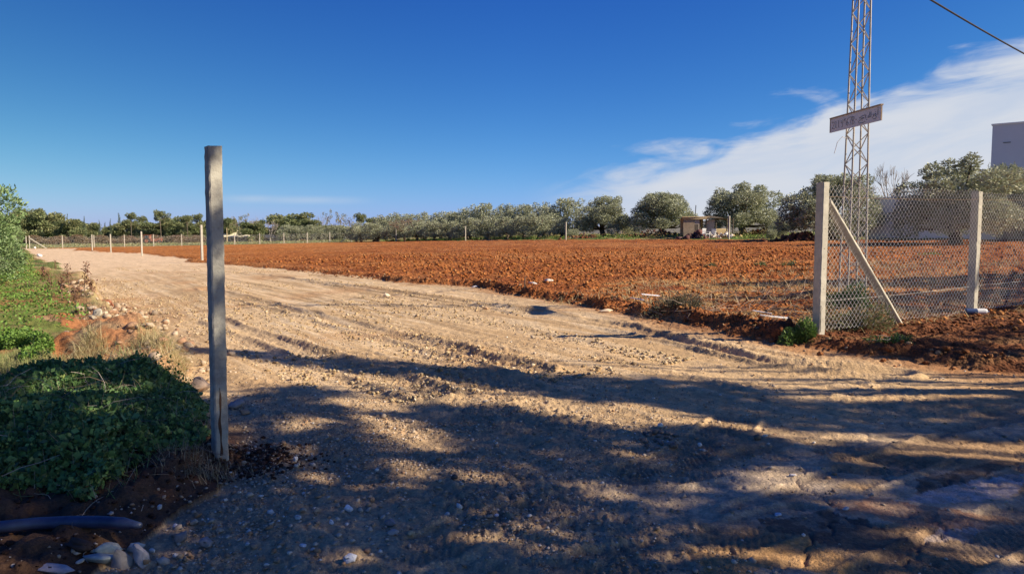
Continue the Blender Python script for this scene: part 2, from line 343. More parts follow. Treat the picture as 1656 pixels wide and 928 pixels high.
class MB:
    def __init__(s): s.v = []; s.f = []; s.n = 0
    def add(s, v, f):
        s.v.append(np.asarray(v, float)); s.f += [tuple(i + s.n for i in q) for q in f]; s.n += len(v)
    def box(s, c, size, rz=0, jit=0):
        c = np.array(c, float); h = np.array(size, float) / 2
        v = np.array([(a * h[0], b * h[1], d * h[2]) for d in (-1, 1) for a, b in ((-1, -1), (1, -1), (1, 1), (-1, 1))])
        if jit: v += rng.uniform(-jit, jit, v.shape)
        cz, sz = math.cos(rz), math.sin(rz); R = np.array([[cz, -sz, 0], [sz, cz, 0], [0, 0, 1]])
        s.add(v @ R.T + c, [(3, 2, 1, 0), (4, 5, 6, 7), (0, 1, 5, 4), (1, 2, 6, 5), (2, 3, 7, 6), (3, 0, 4, 7)])
    def tube(s, pts, rad, n=6, cap=True):
        pts = np.array(pts, float); m = len(pts); rad = np.broadcast_to(rad, (m,)); vs = []
        T = np.gradient(pts, axis=0); T /= np.linalg.norm(T, axis=1)[:, None] + 1e-9
        up = np.array([0, 0, 1.0]) if abs(T[0][2]) < .9 else np.array([1.0, 0, 0])
        for i in range(m):
            a = np.cross(T[i], up); a /= np.linalg.norm(a) + 1e-9; b = np.cross(T[i], a)
            up = -b if False else up
            for k in range(n):
                t = 2 * math.pi * k / n; vs.append(pts[i] + rad[i] * (math.cos(t) * a + math.sin(t) * b))
        f = [(i * n + k, i * n + (k + 1) % n, (i + 1) * n + (k + 1) % n, (i + 1) * n + k) for i in range(m - 1) for k in range(n)]
        if cap: f += [tuple(range(n))[::-1], tuple((m - 1) * n + k for k in range(n))]
        s.add(vs, f)
    def mesh(s, name, mat, smooth=False):
        V = np.concatenate(s.v); me = bpy.data.meshes.new(name); me.from_pydata(V.tolist(), [], s.f)
        if smooth: me.polygons.foreach_set('use_smooth', np.ones(len(me.polygons), bool))
        me.materials.append(mat); me.update(); return me
    def build(s, name, mat, parent=None, loc=None, smooth=False): return link(name, s.mesh(name, mat, smooth), parent, loc)

# ------------------------------------------------------------------ materials
def mat(name, col=(.5, .5, .5), rough=.9, tint=False, n_scale=0, n_amt=.3, bump=0, b_scale=40, b_dist=.01, metal=0, col2=None, transl=0, spec=.3, coords='Object', stretch=None):
    m = bpy.data.materials.new(name); m.use_nodes = True; t = m.node_tree; b = t.nodes['Principled BSDF']
    b.inputs['Roughness'].default_value = rough; b.inputs['Metallic'].default_value = metal; b.inputs['Specular IOR Level'].default_value = spec
    tcn = nn(t, 'ShaderNodeTexCoord'); vec = tcn.outputs[coords]
    if stretch:
        mp = nn(t, 'ShaderNodeMapping'); mp.inputs['Scale'].default_value = stretch; t.links.new(vec, mp.inputs[0]); vec = mp.outputs[0]
    if tint:
        a = nn(t, 'ShaderNodeAttribute'); a.attribute_name = 'tint'; src = a.outputs['Color']
        mm = nn(t, 'ShaderNodeMix', data_type='RGBA', blend_type='MULTIPLY'); mm.inputs[0].default_value = 1; t.links.new(src, mm.inputs[6]); mm.inputs[7].default_value = (*col, 1); src = mm.outputs[2]
    else:
        r = nn(t, 'ShaderNodeRGB'); r.outputs[0].default_value = (*col, 1); src = r.outputs[0]
    if col2 is not None or n_scale:
        nz_ = nn(t, 'ShaderNodeTexNoise'); nz_.inputs['Scale'].default_value = n_scale or 4; nz_.inputs['Detail'].default_value = 6; nz_.inputs['Roughness'].default_value = .65; t.links.new(vec, nz_.inputs['Vector'])
        if col2 is not None:
            mx = nn(t, 'ShaderNodeMix', data_type='RGBA'); t.links.new(ramp(t, nz_.outputs[0], .42, .62), mx.inputs[0]); t.links.new(src, mx.inputs[6]); mx.inputs[7].default_value = (*col2, 1); src = mx.outputs[2]
        else:
            mx = nn(t, 'ShaderNodeMix', data_type='RGBA', blend_type='MULTIPLY'); mx.inputs[0].default_value = 1; t.links.new(src, mx.inputs[6])
            g = nn(t, 'ShaderNodeMapRange'); t.links.new(nz_.outputs[0], g.inputs[0]); g.inputs[1].default_value = .25; g.inputs[2].default_value = .75; g.inputs[3].default_value = 1 - n_amt; g.inputs[4].default_value = 1 + n_amt
            t.links.new(g.outputs[0], mx.inputs[7]); src = mx.outputs[2]
    t.links.new(src, b.inputs['Base Color'])
    if bump:
        bn = nn(t, 'ShaderNodeBump'); bn.inputs['Strength'].default_value = bump; bn.inputs['Distance'].default_value = b_dist
        bz = nn(t, 'ShaderNodeTexNoise'); bz.inputs['Scale'].default_value = b_scale; bz.inputs['Detail'].default_value = 5; bz.inputs['Roughness'].default_value = .7; t.links.new(vec, bz.inputs['Vector'])
        t.links.new(bz.outputs[0], bn.inputs['Height']); t.links.new(bn.outputs[0], b.inputs['Normal'])
    if transl:
        tr = nn(t, 'ShaderNodeBsdfTranslucent'); t.links.new(src, tr.inputs[0]); ms = nn(t, 'ShaderNodeMixShader'); ms.inputs[0].default_value = transl
        t.links.new(b.outputs[0], ms.inputs[1]); t.links.new(tr.outputs[0], ms.inputs[2]); o = [n for n in t.nodes if n.type == 'OUTPUT_MATERIAL'][0]; t.links.new(ms.outputs[0], o.inputs[0])
    return m
M = {}
M['soil'] = mat('soil', (1, 1, 1), .95, tint=True, n_scale=9, n_amt=.15, bump=.6, b_scale=38, b_dist=.02, spec=.15)
def crumbs(m, s1, s2, amt):
    t = m.node_tree; b = t.nodes['Principled BSDF']; tcn = nn(t, 'ShaderNodeTexCoord'); hs = []
    src = b.inputs['Base Color'].links[0].from_socket
    for sc in (s1, s2):
        v = nn(t, 'ShaderNodeTexVoronoi'); v.inputs['Scale'].default_value = sc; v.inputs['Randomness'].default_value = 1; t.links.new(tcn.outputs['Object'], v.inputs['Vector']); hs.append(v)
        sp = nn(t, 'ShaderNodeSeparateColor'); t.links.new(v.outputs['Color'], sp.inputs[0]); g = nn(t, 'ShaderNodeMapRange'); t.links.new(sp.outputs[0], g.inputs[0]); g.inputs[3].default_value = 1 - amt; g.inputs[4].default_value = 1 + amt
        mx = nn(t, 'ShaderNodeMix', data_type='RGBA', blend_type='MULTIPLY'); mx.inputs[0].default_value = 1; t.links.new(src, mx.inputs[6]); t.links.new(g.outputs[0], mx.inputs[7]); src = mx.outputs[2]
    t.links.new(src, b.inputs['Base Color'])
    h = mth(t, 'MULTIPLY_ADD', hs[0].outputs['Distance'], -1.0 / 1, mth(t, 'MULTIPLY', hs[1].outputs['Distance'], -.5))
    bn = nn(t, 'ShaderNodeBump'); bn.inputs['Strength'].default_value = .35 if s1 > 20 else .8; bn.inputs['Distance'].default_value = .8 / s1
    t.links.new(h, bn.inputs['Height']); t.links.new(b.inputs['Normal'].links[0].from_socket, bn.inputs['Normal']); t.links.new(bn.outputs[0], b.inputs['Normal'])
crumbs(M['soil'], 42, 110, .14)
M['field'] = mat('ploughed_soil', (1, 1, 1), .97, tint=True, n_scale=5, n_amt=.30, bump=1.0, b_scale=22, b_dist=.03, spec=.1)
crumbs(M['field'], 9, 26, .20)
M['stone'] = mat('stone', (1, 1, 1), .85, tint=True, n_scale=30, n_amt=.25, bump=.6, b_scale=60, b_dist=.004)
M['leaf'] = mat('foliage', (1, 1, 1), .6, tint=True, transl=.22, spec=.25)
M['gloss'] = mat('olive_leaves', (1, 1, 1), .5, tint=True, transl=.18, spec=.35)
M['bark'] = mat('bark', (.13, .105, .08), .95, n_scale=6, n_amt=.4, bump=.8, b_scale=18, b_dist=.03)
M['twig'] = mat('dry_stems', (1, 1, 1), .9, tint=True)
M['conc'] = mat('weathered_concrete', (.46, .43, .36), .92, n_scale=7, n_amt=.22, bump=.8, b_scale=35, b_dist=.006)
M['concd'] = mat('dark_stained_concrete', (.40, .38, .32), .92, col2=(.28, .265, .235), n_scale=9, bump=.9, b_scale=45, b_dist=.006)
M['rust'] = mat('rust_stain', (.095, .050, .030), .95, n_scale=20, n_amt=.4)
M['wire'] = mat('galvanised_wire', (.82, .79, .73), .5, metal=.0, spec=.5)
M['wirer'] = mat('rusty_wire', (.40, .25, .12), .7, n_scale=5, n_amt=.4)
M['steel'] = mat('mast_steel', (.40, .37, .33), .55, metal=.2, n_scale=6, n_amt=.35, spec=.4)
M['sign'] = mat('sign_board', (.60, .59, .64), .6, n_scale=5, n_amt=.08)
M['signr'] = mat('sign_rim', (.34, .25, .18), .8, n_scale=15, n_amt=.3)
M['ink'] = mat('sign_lettering', (.13, .15, .19), .7)
M['wallw'] = mat('white_render', (.80, .80, .82), .9, n_scale=.8, n_amt=.06)
M['wallb'] = mat('grey_render', (.60, .62, .70), .9, n_scale=.5, n_amt=.05)
M['beige'] = mat('beige_render', (.48, .40, .32), .9, n_scale=1.2, n_amt=.1)
M['pipe'] = mat('blue_black_plastic', (.035, .05, .10), .38, n_scale=14, n_amt=.45, spec=.5)
M['cable'] = mat('black_cable', (.012, .012, .016), .6)
M['whitep'] = mat('white_plastic', (.66, .66, .67), .5, spec=.4)
M['bluep'] = mat('dark_blue_plastic', (.03, .06, .16), .35, spec=.5)
M['tile'] = mat('roof_tiles', (.38, .17, .10), .9, n_scale=3, n_amt=.2)
M['cream'] = mat('cream_render', (.72, .66, .46), .9, n_scale=2, n_amt=.05)
M['redpaint'] = mat('faded_red_paint', (.26, .10, .065), .6, n_scale=3, n_amt=.25)
M['rubber'] = mat('black_rubber', (.03, .03, .03), .8)
M['glass'] = mat('dark_glass', (.05, .06, .07), .15, spec=.6)
M['ply'] = mat('sandy_plaster', (.50, .38, .22), .9, n_scale=4, n_amt=.25)
M['shedw'] = mat('old_brown_boards', (.34, .26, .18), .95, n_scale=3, n_amt=.4)
M['tarp'] = mat('dark_red_cloth', (.12, .045, .04), .9, n_scale=5, n_amt=.3)
M['hill'] = mat('far_hill', (.15, .145, .13), 1, n_scale=.02, n_amt=.3)

# ------------------------------------------------------------------ the ground sheets (one height field, split where the soil changes)
def polar_sheet(a0, a1, na, rs, names, drop=0):
    A = np.linspace(a0, a1, na); R = rs
    aa, rr = np.meshgrid(A, R)
    x = (rr * np.sin(aa)).ravel(); y = (rr * np.cos(aa)).ravel()
    z, c, reg = terrain(x, y); z = z - drop
    nr = len(R); i = np.arange((nr - 1) * (na - 1)); r_ = i // (na - 1); k = i % (na - 1)
    q = np.stack([r_ * na + k, (r_ + 1) * na + k, (r_ + 1) * na + k + 1, r_ * na + k + 1], 1)[:, ::-1]
    fr_ = reg[q[:, 0]]
    V = np.stack([x, y, z], 1)
    for code, (nm, mt) in names.items():
        f = q[np.isin(fr_, code)]
        if len(f) == 0: continue
        used, inv = np.unique(f, return_inverse=True)
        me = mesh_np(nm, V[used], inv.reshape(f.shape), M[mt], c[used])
        tag(link(nm, me), kind='structure')
NM = {(1,): ('dirt_track', 'soil'), (2,): ('ploughed_field', 'field'), (0,): ('verge', 'soil'), (3,): ('meadow', 'field')}
r1 = [2.6]
while r1[-1] < 170: r1.append(r1[-1] * (1.0050 if r1[-1] < 55 else 1.010))
r1 = np.array(r1); HA = math.radians(40.5)
polar_sheet(-HA, HA, 730, r1, NM)
r2 = np.geomspace(r1[-1], 6000, 30)
ALL = {(0, 1, 2, 3): ('ground', 'field')}
polar_sheet(-HA, HA, 60, r2, ALL)
r3 = np.concatenate([[0.02], np.geomspace(.5, 60, 70), np.geomspace(66, 6000, 24)])
polar_sheet(HA, 2 * math.pi - HA, 150, r3, ALL)
r4 = np.concatenate([[0.02], np.geomspace(.5, 2.6, 30)])
polar_sheet(-HA, HA, 60, r4, ALL)

# ------------------------------------------------------------------ loose stones and clods
def ico(sub=0):
    t = (1 + 5 ** .5) / 2
    v = np.array([(-1, t, 0), (1, t, 0), (-1, -t, 0), (1, -t, 0), (0, -1, t), (0, 1, t), (0, -1, -t), (0, 1, -t), (t, 0, -1), (t, 0, 1), (-t, 0, -1), (-t, 0, 1)], float)
    f = np.array([(0, 11, 5), (0, 5, 1), (0, 1, 7), (0, 7, 10), (0, 10, 11), (1, 5, 9), (5, 11, 4), (11, 10, 2), (10, 7, 6), (7, 1, 8), (3, 9, 4), (3, 4, 2), (3, 2, 6), (3, 6, 8), (3, 8, 9), (4, 9, 5), (2, 4, 11), (6, 2, 10), (8, 6, 7), (9, 8, 1)])
    v /= np.linalg.norm(v, axis=1)[:, None]
    for _ in range(sub):
        cache = {}; nf = []; v = list(v)
        def md(a, b):
            k = (min(a, b), max(a, b))
            if k not in cache:
                m = (np.array(v[a]) + np.array(v[b])) / 2; v.append(m / np.linalg.norm(m)); cache[k] = len(v) - 1
            return cache[k]
        for a, b, c in f:
            ab, bc, ca = md(a, b), md(b, c), md(c, a); nf += [(a, ab, ca), (b, bc, ab), (c, ca, bc), (ab, bc, ca)]
        f = np.array(nf); v = np.array(v)
    return v, f
OCT = (np.array([(1, 0, 0), (0, 1, 0), (-1, 0, 0), (0, -1, 0), (0, 0, 1), (0, 0, -1)], float), np.array([(0, 1, 4), (1, 2, 4), (2, 3, 4), (3, 0, 4), (1, 0, 5), (2, 1, 5), (3, 2, 5), (0, 3, 5)])); ICO0 = ico(0); ICO1 = ico(1); ICO2 = ico(2)
def scatter(name, x, y, size, colr, m, sink=.25, flat=.65, rough=.28, ic=ICO0, **tg):
    n = len(x); v0, f0 = ic; k = len(v0)
    z = zats(x, y)
    v = v0[None] * (1 + rng.uniform(-rough, rough, (n, k, 1))) * np.stack([rng.uniform(.75, 1.3, n), rng.uniform(.7, 1.1, n), rng.uniform(flat * .75, flat * 1.2, n)], 1)[:, None, :]
    a = rng.uniform(0, 6.28, n); ca, sa = np.cos(a)[:, None], np.sin(a)[:, None]
    ti = rng.uniform(-.35, .35, n)[:, None]
    v = np.stack([v[..., 0] * ca - v[..., 1] * sa, v[..., 0] * sa + v[..., 1] * ca, v[..., 2] + ti * v[..., 0]], -1) * size[:, None, None]
    v = v + np.stack([x, y, z + size * flat * (1 - 2 * sink)], 1)[:, None, :]
    f = (f0[None] + (np.arange(n) * k)[:, None, None]).reshape(-1, 3)
    o = link(name, mesh_np(name, v.reshape(-1, 3), f, M[m], np.repeat(colr, k, 0)))
    return tag(o, **tg)
def pal(n, cols, wts, jit=.12):
    c = np.array(cols)[rng.choice(len(cols), n, p=np.array(wts) / sum(wts))]
    return c * rng.uniform(1 - jit, 1 + jit, (n, 1))
GREY = [(.42, .33, .24), (.30, .225, .155), (.52, .43, .33), (.70, .63, .54), (.38, .23, .13)]
# gravel thick in the left foreground, thinner up the track
N = 30000; x = rng.uniform(-5, 6, N); y = rng.uniform(2.9, 11, N); d = np.hypot(x + 1.1, (y - 4.3) * .8)
_, _, rg = terrain(x, y); qroad = (1 - sst(-.39 * x + .92 * y, 3.5, 4.6)) * sst(x, .1, 1.5)
prob = (np.exp(-(d / 1.9) ** 2) * .95 + .10 + .35 * (fbm(x * 1.2, y * 1.2, 3, 501) > .56)) * (1 - .75 * qroad)
dl_, _ = distline(x, y, TR_L); k = (rng.random(N) < prob) & ((rg == 1) | (rng.random(N) < .9 * np.exp(-(dl_ / .3) ** 2) + .08)) & (np.hypot(x - BR_C[0], y - BR_C[1]) > 1.2)
x, y = x[k], y[k]; sz = .005 + .012 * rng.random(len(x)) ** 3 + .016 * (rng.random(len(x)) < .06) * rng.random(len(x))
N = 70000; xo = rng.uniform(-3.4, 3.5, N); yo = rng.uniform(3.1, 8.5, N); d = np.hypot(xo + .9, (yo - 4.3) * .7); qr = (1 - sst(-.39 * xo + .92 * yo, 3.5, 4.6)) * sst(xo, .1, 1.5)
k = (rng.random(N) < (np.exp(-(d / 2.0) ** 2) + .06) * (1 - .9 * qr) * sst(fbm(xo * 2, yo * 2, 3, 502), .34, .52)) & (terrain(xo, yo)[2] == 1); xo, yo = xo[k], yo[k]
scatter('gravel', xo, yo, .0045 + .008 * rng.random(len(xo)) ** 2, pal(len(xo), GREY, [5, 6, 3, .7, 3]), 'stone', ic=OCT, rough=.35, kind='stuff', label='fine grey grit covering the shaded near end of the track')
sm_ = sz < .010
scatter('gravel', x[sm_], y[sm_], sz[sm_], pal(int(sm_.sum()), GREY, [5, 5, 3, .7, 3]), 'stone', ic=OCT, rough=.35, kind='stuff', label='fine grey and tan grit strewn over the whole near track')
x, y, sz = x[~sm_], y[~sm_], sz[~sm_]
scatter('gravel', x, y, sz, pal(len(x), GREY, [5, 5, 3, .7, 3]), 'stone', kind='stuff', label='grey and tan gravel strewn over the shaded near end of the track')
N = 60000; s_ = rng.uniform(0, 1, N) ** 1.6 * 38 + 7; t_ = rng.uniform(-9, 9, N)
x = -.55 * s_ + .835 * t_ + 3; y = .835 * s_ + .55 * t_ + 1; _, _, rg = terrain(x, y)
k = (rg == 1) & (y > 6) & (fbm((.835 * x + .55 * y) * 1.7, (-.55 * x + .835 * y) * .22, 4, 503) > .545); x, y = x[k], y[k]
scatter('gravel', x, y, .009 + .026 * rng.random(len(x)) ** 3, pal(len(x), [(.50, .38, .22), (.38, .26, .14), (.62, .50, .34)], [5, 4, 1.5]), 'soil', ic=OCT, rough=.35, kind='stuff', label='tan gravel in rows along the sunlit dirt track')
# red clods: edge berm, heap behind the right fence, soil at the left
bx, by, bs, bc = [], [], [], []
for (x1, y1), (x2, y2) in zip(TR_R[:-6], TR_R[1:-5]):
    L = math.hypot(x2 - x1, y2 - y1); n = int(L * 42)
    t = rng.random(n); off = rng.normal(.22, .22, n); nx, ny = (y1 - y2) / L, (x2 - x1) / L
    if nx * 1 + ny * .5 < 0: nx, ny = -nx, -ny
    bx.append(x1 + (x2 - x1) * t + nx * off); by.append(y1 + (y2 - y1) * t + ny * off); bs.append(.012 + .036 * rng.random(n) ** 3)
x = np.concatenate(bx); y = np.concatenate(by); s = np.concatenate(bs)
scatter('soil_clod', x, y, s, pal(len(x), [(.34, .14, .055), (.42, .20, .09), (.24, .09, .04), (.48, .34, .20)], [4, 3, 3, 1.5]), 'field', kind='stuff', label='red soil clods heaped along the right edge of the track')
N = 22000; r_ = np.exp(rng.uniform(math.log(12), math.log(48), N)); a_ = rng.uniform(-.62, .66, N); x = r_ * np.sin(a_); y = r_ * np.cos(a_); _, _, rg = terrain(x, y)
k = (rg == 2); x, y = x[k], y[k]; waste = (x > 2) & (y + .25 * x < 22); dt, _ = distline(x, y, TR_R)
k = ((~waste) & (dt > 1.5)) | (rng.random(len(x)) < .22); x, y = x[k], y[k]
scatter('soil_clod', x, y, (.018 + .060 * rng.random(len(x)) ** 2.2) * np.clip(.6 + y / 50, 0, 1.3), pal(len(x), [(.44, .165, .048), (.34, .112, .034), (.52, .24, .09)], [4, 3, 2]), 'field', ic=OCT, rough=.35, kind='stuff', label='orange red clods turned up across the ploughed field')
N = 2600; x = rng.uniform(-4.5, -.9, N); y = rng.uniform(2.9, 6.2, N); _, _, rg = terrain(x, y); k = (rg == 0); x, y = x[k], y[k]
x2 = rng.normal(-1.80, .20, 700); y2 = rng.normal(4.97, .20, 700)
x = np.concatenate([x, x2]); y = np.concatenate([y, y2])
scatter('soil_clod', x, y, .005 + .018 * rng.random(len(x)) ** 3, pal(len(x), [(.070, .036, .024), (.10, .048, .03), (.15, .07, .04)], [4, 3, 1]), 'field', kind='stuff', label='dark brown crumbs of soil around the foot of the near post')
N = 2200; x = rng.uniform(-12, -3.2, N); y = rng.uniform(7, 17, N); dl, _ = distline(x, y, TR_L); _, _, rg = terrain(x, y); k = (dl < .75) & (rng.random(N) < 1.3 - dl); x, y = x[k], y[k]
scatter('rubble', x, y, .02 + .07 * rng.random(len(x)) ** 3, pal(len(x), [(.42, .32, .22), (.34, .20, .12), (.48, .38, .27)], [4, 3, 2]), 'stone', kind='stuff', label='broken rubble along the left edge of the sunlit track')
N = 900; x = rng.uniform(4.3, 11, N); y = 9.95 + (x - 4.2) * .617 + rng.normal(-.55, .45, N)
scatter('soil_clod', x, y, .010 + .032 * rng.random(N) ** 3, pal(N, [(.15, .065, .035), (.24, .10, .05), (.32, .15, .08)], [5, 3, 1]), 'field', kind='stuff', label='dark red clods banked in front of the chain link fence')

def rock(px, py, w, h, colr, label, shape='round', nm='stone', group=None, rz=None):
    gx, gy = GZ(px, py); z = zat(gx, gy); dist = math.hypot(gx, gy); sx = w / F * dist / 2; sz = h / F * dist / 2
    v, f = ICO2; v = v.copy()
    if shape == 'block':
        v = np.sign(v) * np.abs(v) ** .22; v /= np.abs(v).max()
    n3 = np.stack([vnoise(v[:, 0] * 1.7 + px + k * 9, v[:, 1] * 1.7 + py + v[:, 2] * 2.1, 600 + k) for k in range(3)], 1) - .5
    v = v + n3 * (.55 if shape != 'block' else .18)
    # chip: flatten against a few planes
    for _ in range(16 if shape != 'block' else 5):
        nrm = rng.normal(size=3); nrm /= np.linalg.norm(nrm); dd = v @ nrm; v = v - np.outer(np.clip(dd - rng.uniform(.52, .80), 0, None), nrm)
    v = v * np.array([sx, sx * (.7 if shape != 'slab' else .6), max(sz, .012)])
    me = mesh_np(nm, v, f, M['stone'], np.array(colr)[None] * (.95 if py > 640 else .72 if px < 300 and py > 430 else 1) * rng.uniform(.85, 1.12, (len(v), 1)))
    o = link(nm, me, None, (gx, gy, z + sz * .72)); o.rotation_euler = (rng.uniform(-.15, .15), rng.uniform(-.15, .15), rng.uniform(-.5, .5) if rz is None else rz)
    return tag(o, label, 'stone', group)
P = [(176, 898, 44, 26, (.78, .66, .44), 'pale yellow rough stone lying on the dark soil below the pipe', 'round'),
     (163, 914, 50, 16, (.40, .42, .38), 'long flat grey-green stone leaning against the pale yellow stone', 'slab'),
     (199, 918, 28, 38, (.36, .31, .27), 'squarish grey stone with a dark face at the bottom edge', 'block'),
     (226, 914, 24, 40, (.48, .43, .41), 'upright rectangular pinkish grey block at the bottom edge', 'block'),
     (219, 892, 28, 18, (.42, .45, .44), 'blue-grey angular stone just above the rectangular block', 'round'),
     (186, 903, 22, 18, (.45, .42, .36), 'small lumpy grey stone right of the pale yellow stone', 'round'),
     (90, 924, 62, 16, (.42, .38, .38), 'broad flat grey stone half buried at the bottom left', 'slab'),
     (130, 909, 16, 7, (.70, .60, .45), 'small cream stone on the patch of orange soil', 'round'),
     (133, 884, 44, 22, (.075, .045, .032), 'dark brown lump of earth below the blue pipe', 'round'),
     (258, 817, 10, 11, (.72, .70, .64), 'small white pebble beside the dry twigs under the weeds', 'round'),
     (284, 853, 9, 11, (.52, .54, .66), 'bluish white pebble right of the pipe end', 'round'),
     (314, 848, 16, 12, (.44, .40, .33), 'tan pointed stone on the gravel right of the pipe', 'round'),
     (294, 877, 26, 24, (.30, .25, .22), 'rounded brown stone in the gravel right of the rectangular block', 'round'),
     (330, 886, 26, 24, (.31, .28, .27), 'rounded grey stone in the gravel below the post', 'round'),
     (563, 826, 19, 12, (.74, .74, .76), 'white chalky stone in the shaded gravel', 'round'),
     (566, 908, 32, 20, (.64, .65, .70), 'large chalky white stone in the gravel near the bottom edge', 'round'),
     (536, 848, 10, 12, (.72, .74, .80), 'small upright white stone left of the brown pair', 'round'),
     (637, 865, 22, 14, (.40, .37, .34), 'grey rounded stone touching the tan one in the gravel', 'round'),
     (664, 861, 18, 12, (.50, .38, .24), 'tan rounded stone right of the grey one in the gravel', 'round'),
     (632, 850, 26, 15, (.28, .25, .26), 'dark angular stone behind the grey and tan pair', 'round'),
     (490, 884, 14, 8, (.68, .68, .74), 'flat white stone left of the large chalky one', 'slab'),
     (478, 747, 10, 12, (.62, .60, .60), 'small pale stone beside the sunlit spot right of the post', 'round'),
     (1068, 691, 16, 11, (.74, .72, .68), 'white stone on the heap of dark lumps in the middle of the shade', 'round'),
     (1132, 722, 11, 9, (.70, .68, .68), 'small white stone right of the curved tyre marks', 'round'),
     (1225, 711, 16, 12, (.20, .15, .11), 'dark lump on the edge of the sunlit strip', 'round'),
     (735, 775, 16, 12, (.10, .085, .075), 'nearly black lump beside a sunlit spot in the gravel', 'round'),
     (803, 837, 12, 7, (.66, .66, .70), 'small white flake in the shaded lumps left of the tyre track', 'slab'),
     (625, 481, 14, 8, (.70, .58, .42), 'pale stone standing out on the sunlit middle of the track', 'round'),
     (786, 501, 12, 6, (.46, .30, .18), 'small brown clod on the sunlit track left of the sign shadow', 'round'),
     (675, 512, 9, 7, (.42, .30, .18), 'small brown clod in the middle of the sunlit ruts', 'round'),
     (862, 459, 18, 6, (.78, .76, .72), 'left one of two white lumps on the red margin of the field', 'round'),
     (888, 457, 20, 7, (.80, .72, .62), 'right one of two white lumps on the red margin of the field', 'round'),
     (767, 457, 14, 4, (.66, .62, .62), 'flat whitish scrap on red soil left of the two white lumps', 'slab'),
     (980, 495, 32, 7, (.66, .52, .36), 'flat tan slab lying on the track edge', 'slab'),
     (1203, 521, 16, 8, (.66, .56, .44), 'pale stone on top of the red ridge left of the fence', 'round'),
     (172, 497, 24, 15, (.50, .20, .11), 'brick red squarish stone at the left edge of the track', 'block'),
     (190, 500, 12, 12, (.52, .40, .28), 'tan stone right of the brick red one', 'round'),
     (158, 512, 20, 14, (.68, .62, .48), 'cream stone in front of the brick red one', 'round'),
     (151, 520, 16, 9, (.50, .42, .30), 'flat tan stone below the cream one at the green weeds', 'slab'),
     (172, 520, 14, 9, (.46, .38, .28), 'grey tan stone at the corner of the green weeds', 'round'),
     (108, 546, 10, 8, (.52, .52, .48), 'small grey stone on the burnt red soil', 'round'),
     (228, 538, 30, 9, (.60, .50, .38), 'pale flat stone behind the dry grass heap', 'slab'),
     (268, 548, 22, 14, (.42, .29, .18), 'brown boulder right of the dry grass heap', 'round'),
     (322, 634, 36, 28, (.33, .245, .195), 'big brown boulder left of the near post', 'round'),
     (380, 661, 30, 18, (.30, .28, .28), 'grey angular boulder right of the near post', 'round'),
     (396, 670, 20, 10, (.46, .31, .20), 'orange brown stone in front of the grey boulder', 'round'),
     (56, 403, 6, 4, (.78, .76, .72), 'white lump beside the brace of the far corner post', 'round'),
     (64, 416, 10, 6, (.66, .66, .68), 'white and grey lump at the far left edge of the track', 'round'),
     (1282, 770, 12, 5, (.62, .60, .62), 'pale flake beside the sunlit spot on the compacted road', 'slab'),
     (1257, 834, 18, 6, (.62, .64, .70), 'cluster-like pale blue-grey flake pressed into the road', 'slab'),
     (1368, 824, 14, 5, (.55, .53, .56), 'thin grey flake at the edge of the pink clay', 'slab')]
for p in P: rock(*p)
for i in range(26):
    px = rng.uniform(1030, 1095); py = 700 + abs(rng.normal(8, 14)); s = rng.uniform(7, 16)
    rock(px, py, s, s * .7, tuple(np.array((.24, .195, .16)) * rng.uniform(.7, 1.3)), 'small dark brown lump in the heap in the middle of the shade', group='dark lumps heaped in the shade')
for i in range(60):
    px = rng.uniform(235, 520); py = rng.uniform(780, 925); s = rng.uniform(7, 15)
    if py < 800 + (400 - px) * .3: continue
    rock(px, py, s, s * .7, tuple(np.array(GREY[rng.integers(0, 5)]) * rng.uniform(.7, 1.1)), 'grey or tan stone among the gravel at the lower left', group='larger stones in the lower left gravel')

# ------------------------------------------------------------------ concrete posts
def post_mesh(h, w, seed, rows=22, jag=.004, name='post', m='conc', bury=.25, w2=None):
    w2 = w2 or w
    zs = np.linspace(-bury, h, rows); ring = []
    pr = [(-1, -.82), (-.82, -1), (.82, -1), (1, -.82), (1, .82), (.82, 1), (-.82, 1), (-1, .82)]
    r_ = np.random.default_rng(seed); wob = np.cumsum(r_.normal(0, .0007 * (22 / max(rows, 22)), (rows, 2)), 0)
    for i, z in enumerate(zs):
        for a, b in pr: ring.append((a * w / 2 + wob[i, 0] + r_.normal(0, jag * .35), b * w2 / 2 + wob[i, 1] + r_.normal(0, jag * .35), z + (r_.normal(0, jag) if i == rows - 1 else 0)))
    n = 8; q = [(i * n + k, i * n + (k + 1) % n, (i + 1) * n + (k + 1) % n, (i + 1) * n + k) for i in range(rows - 1) for k in range(n)]
    q.append(tuple((rows - 1) * n + k for k in range(n)))
    me = bpy.data.meshes.new(name); me.from_pydata(ring, [], q); me.materials.append(M[m]); me.update(); return me
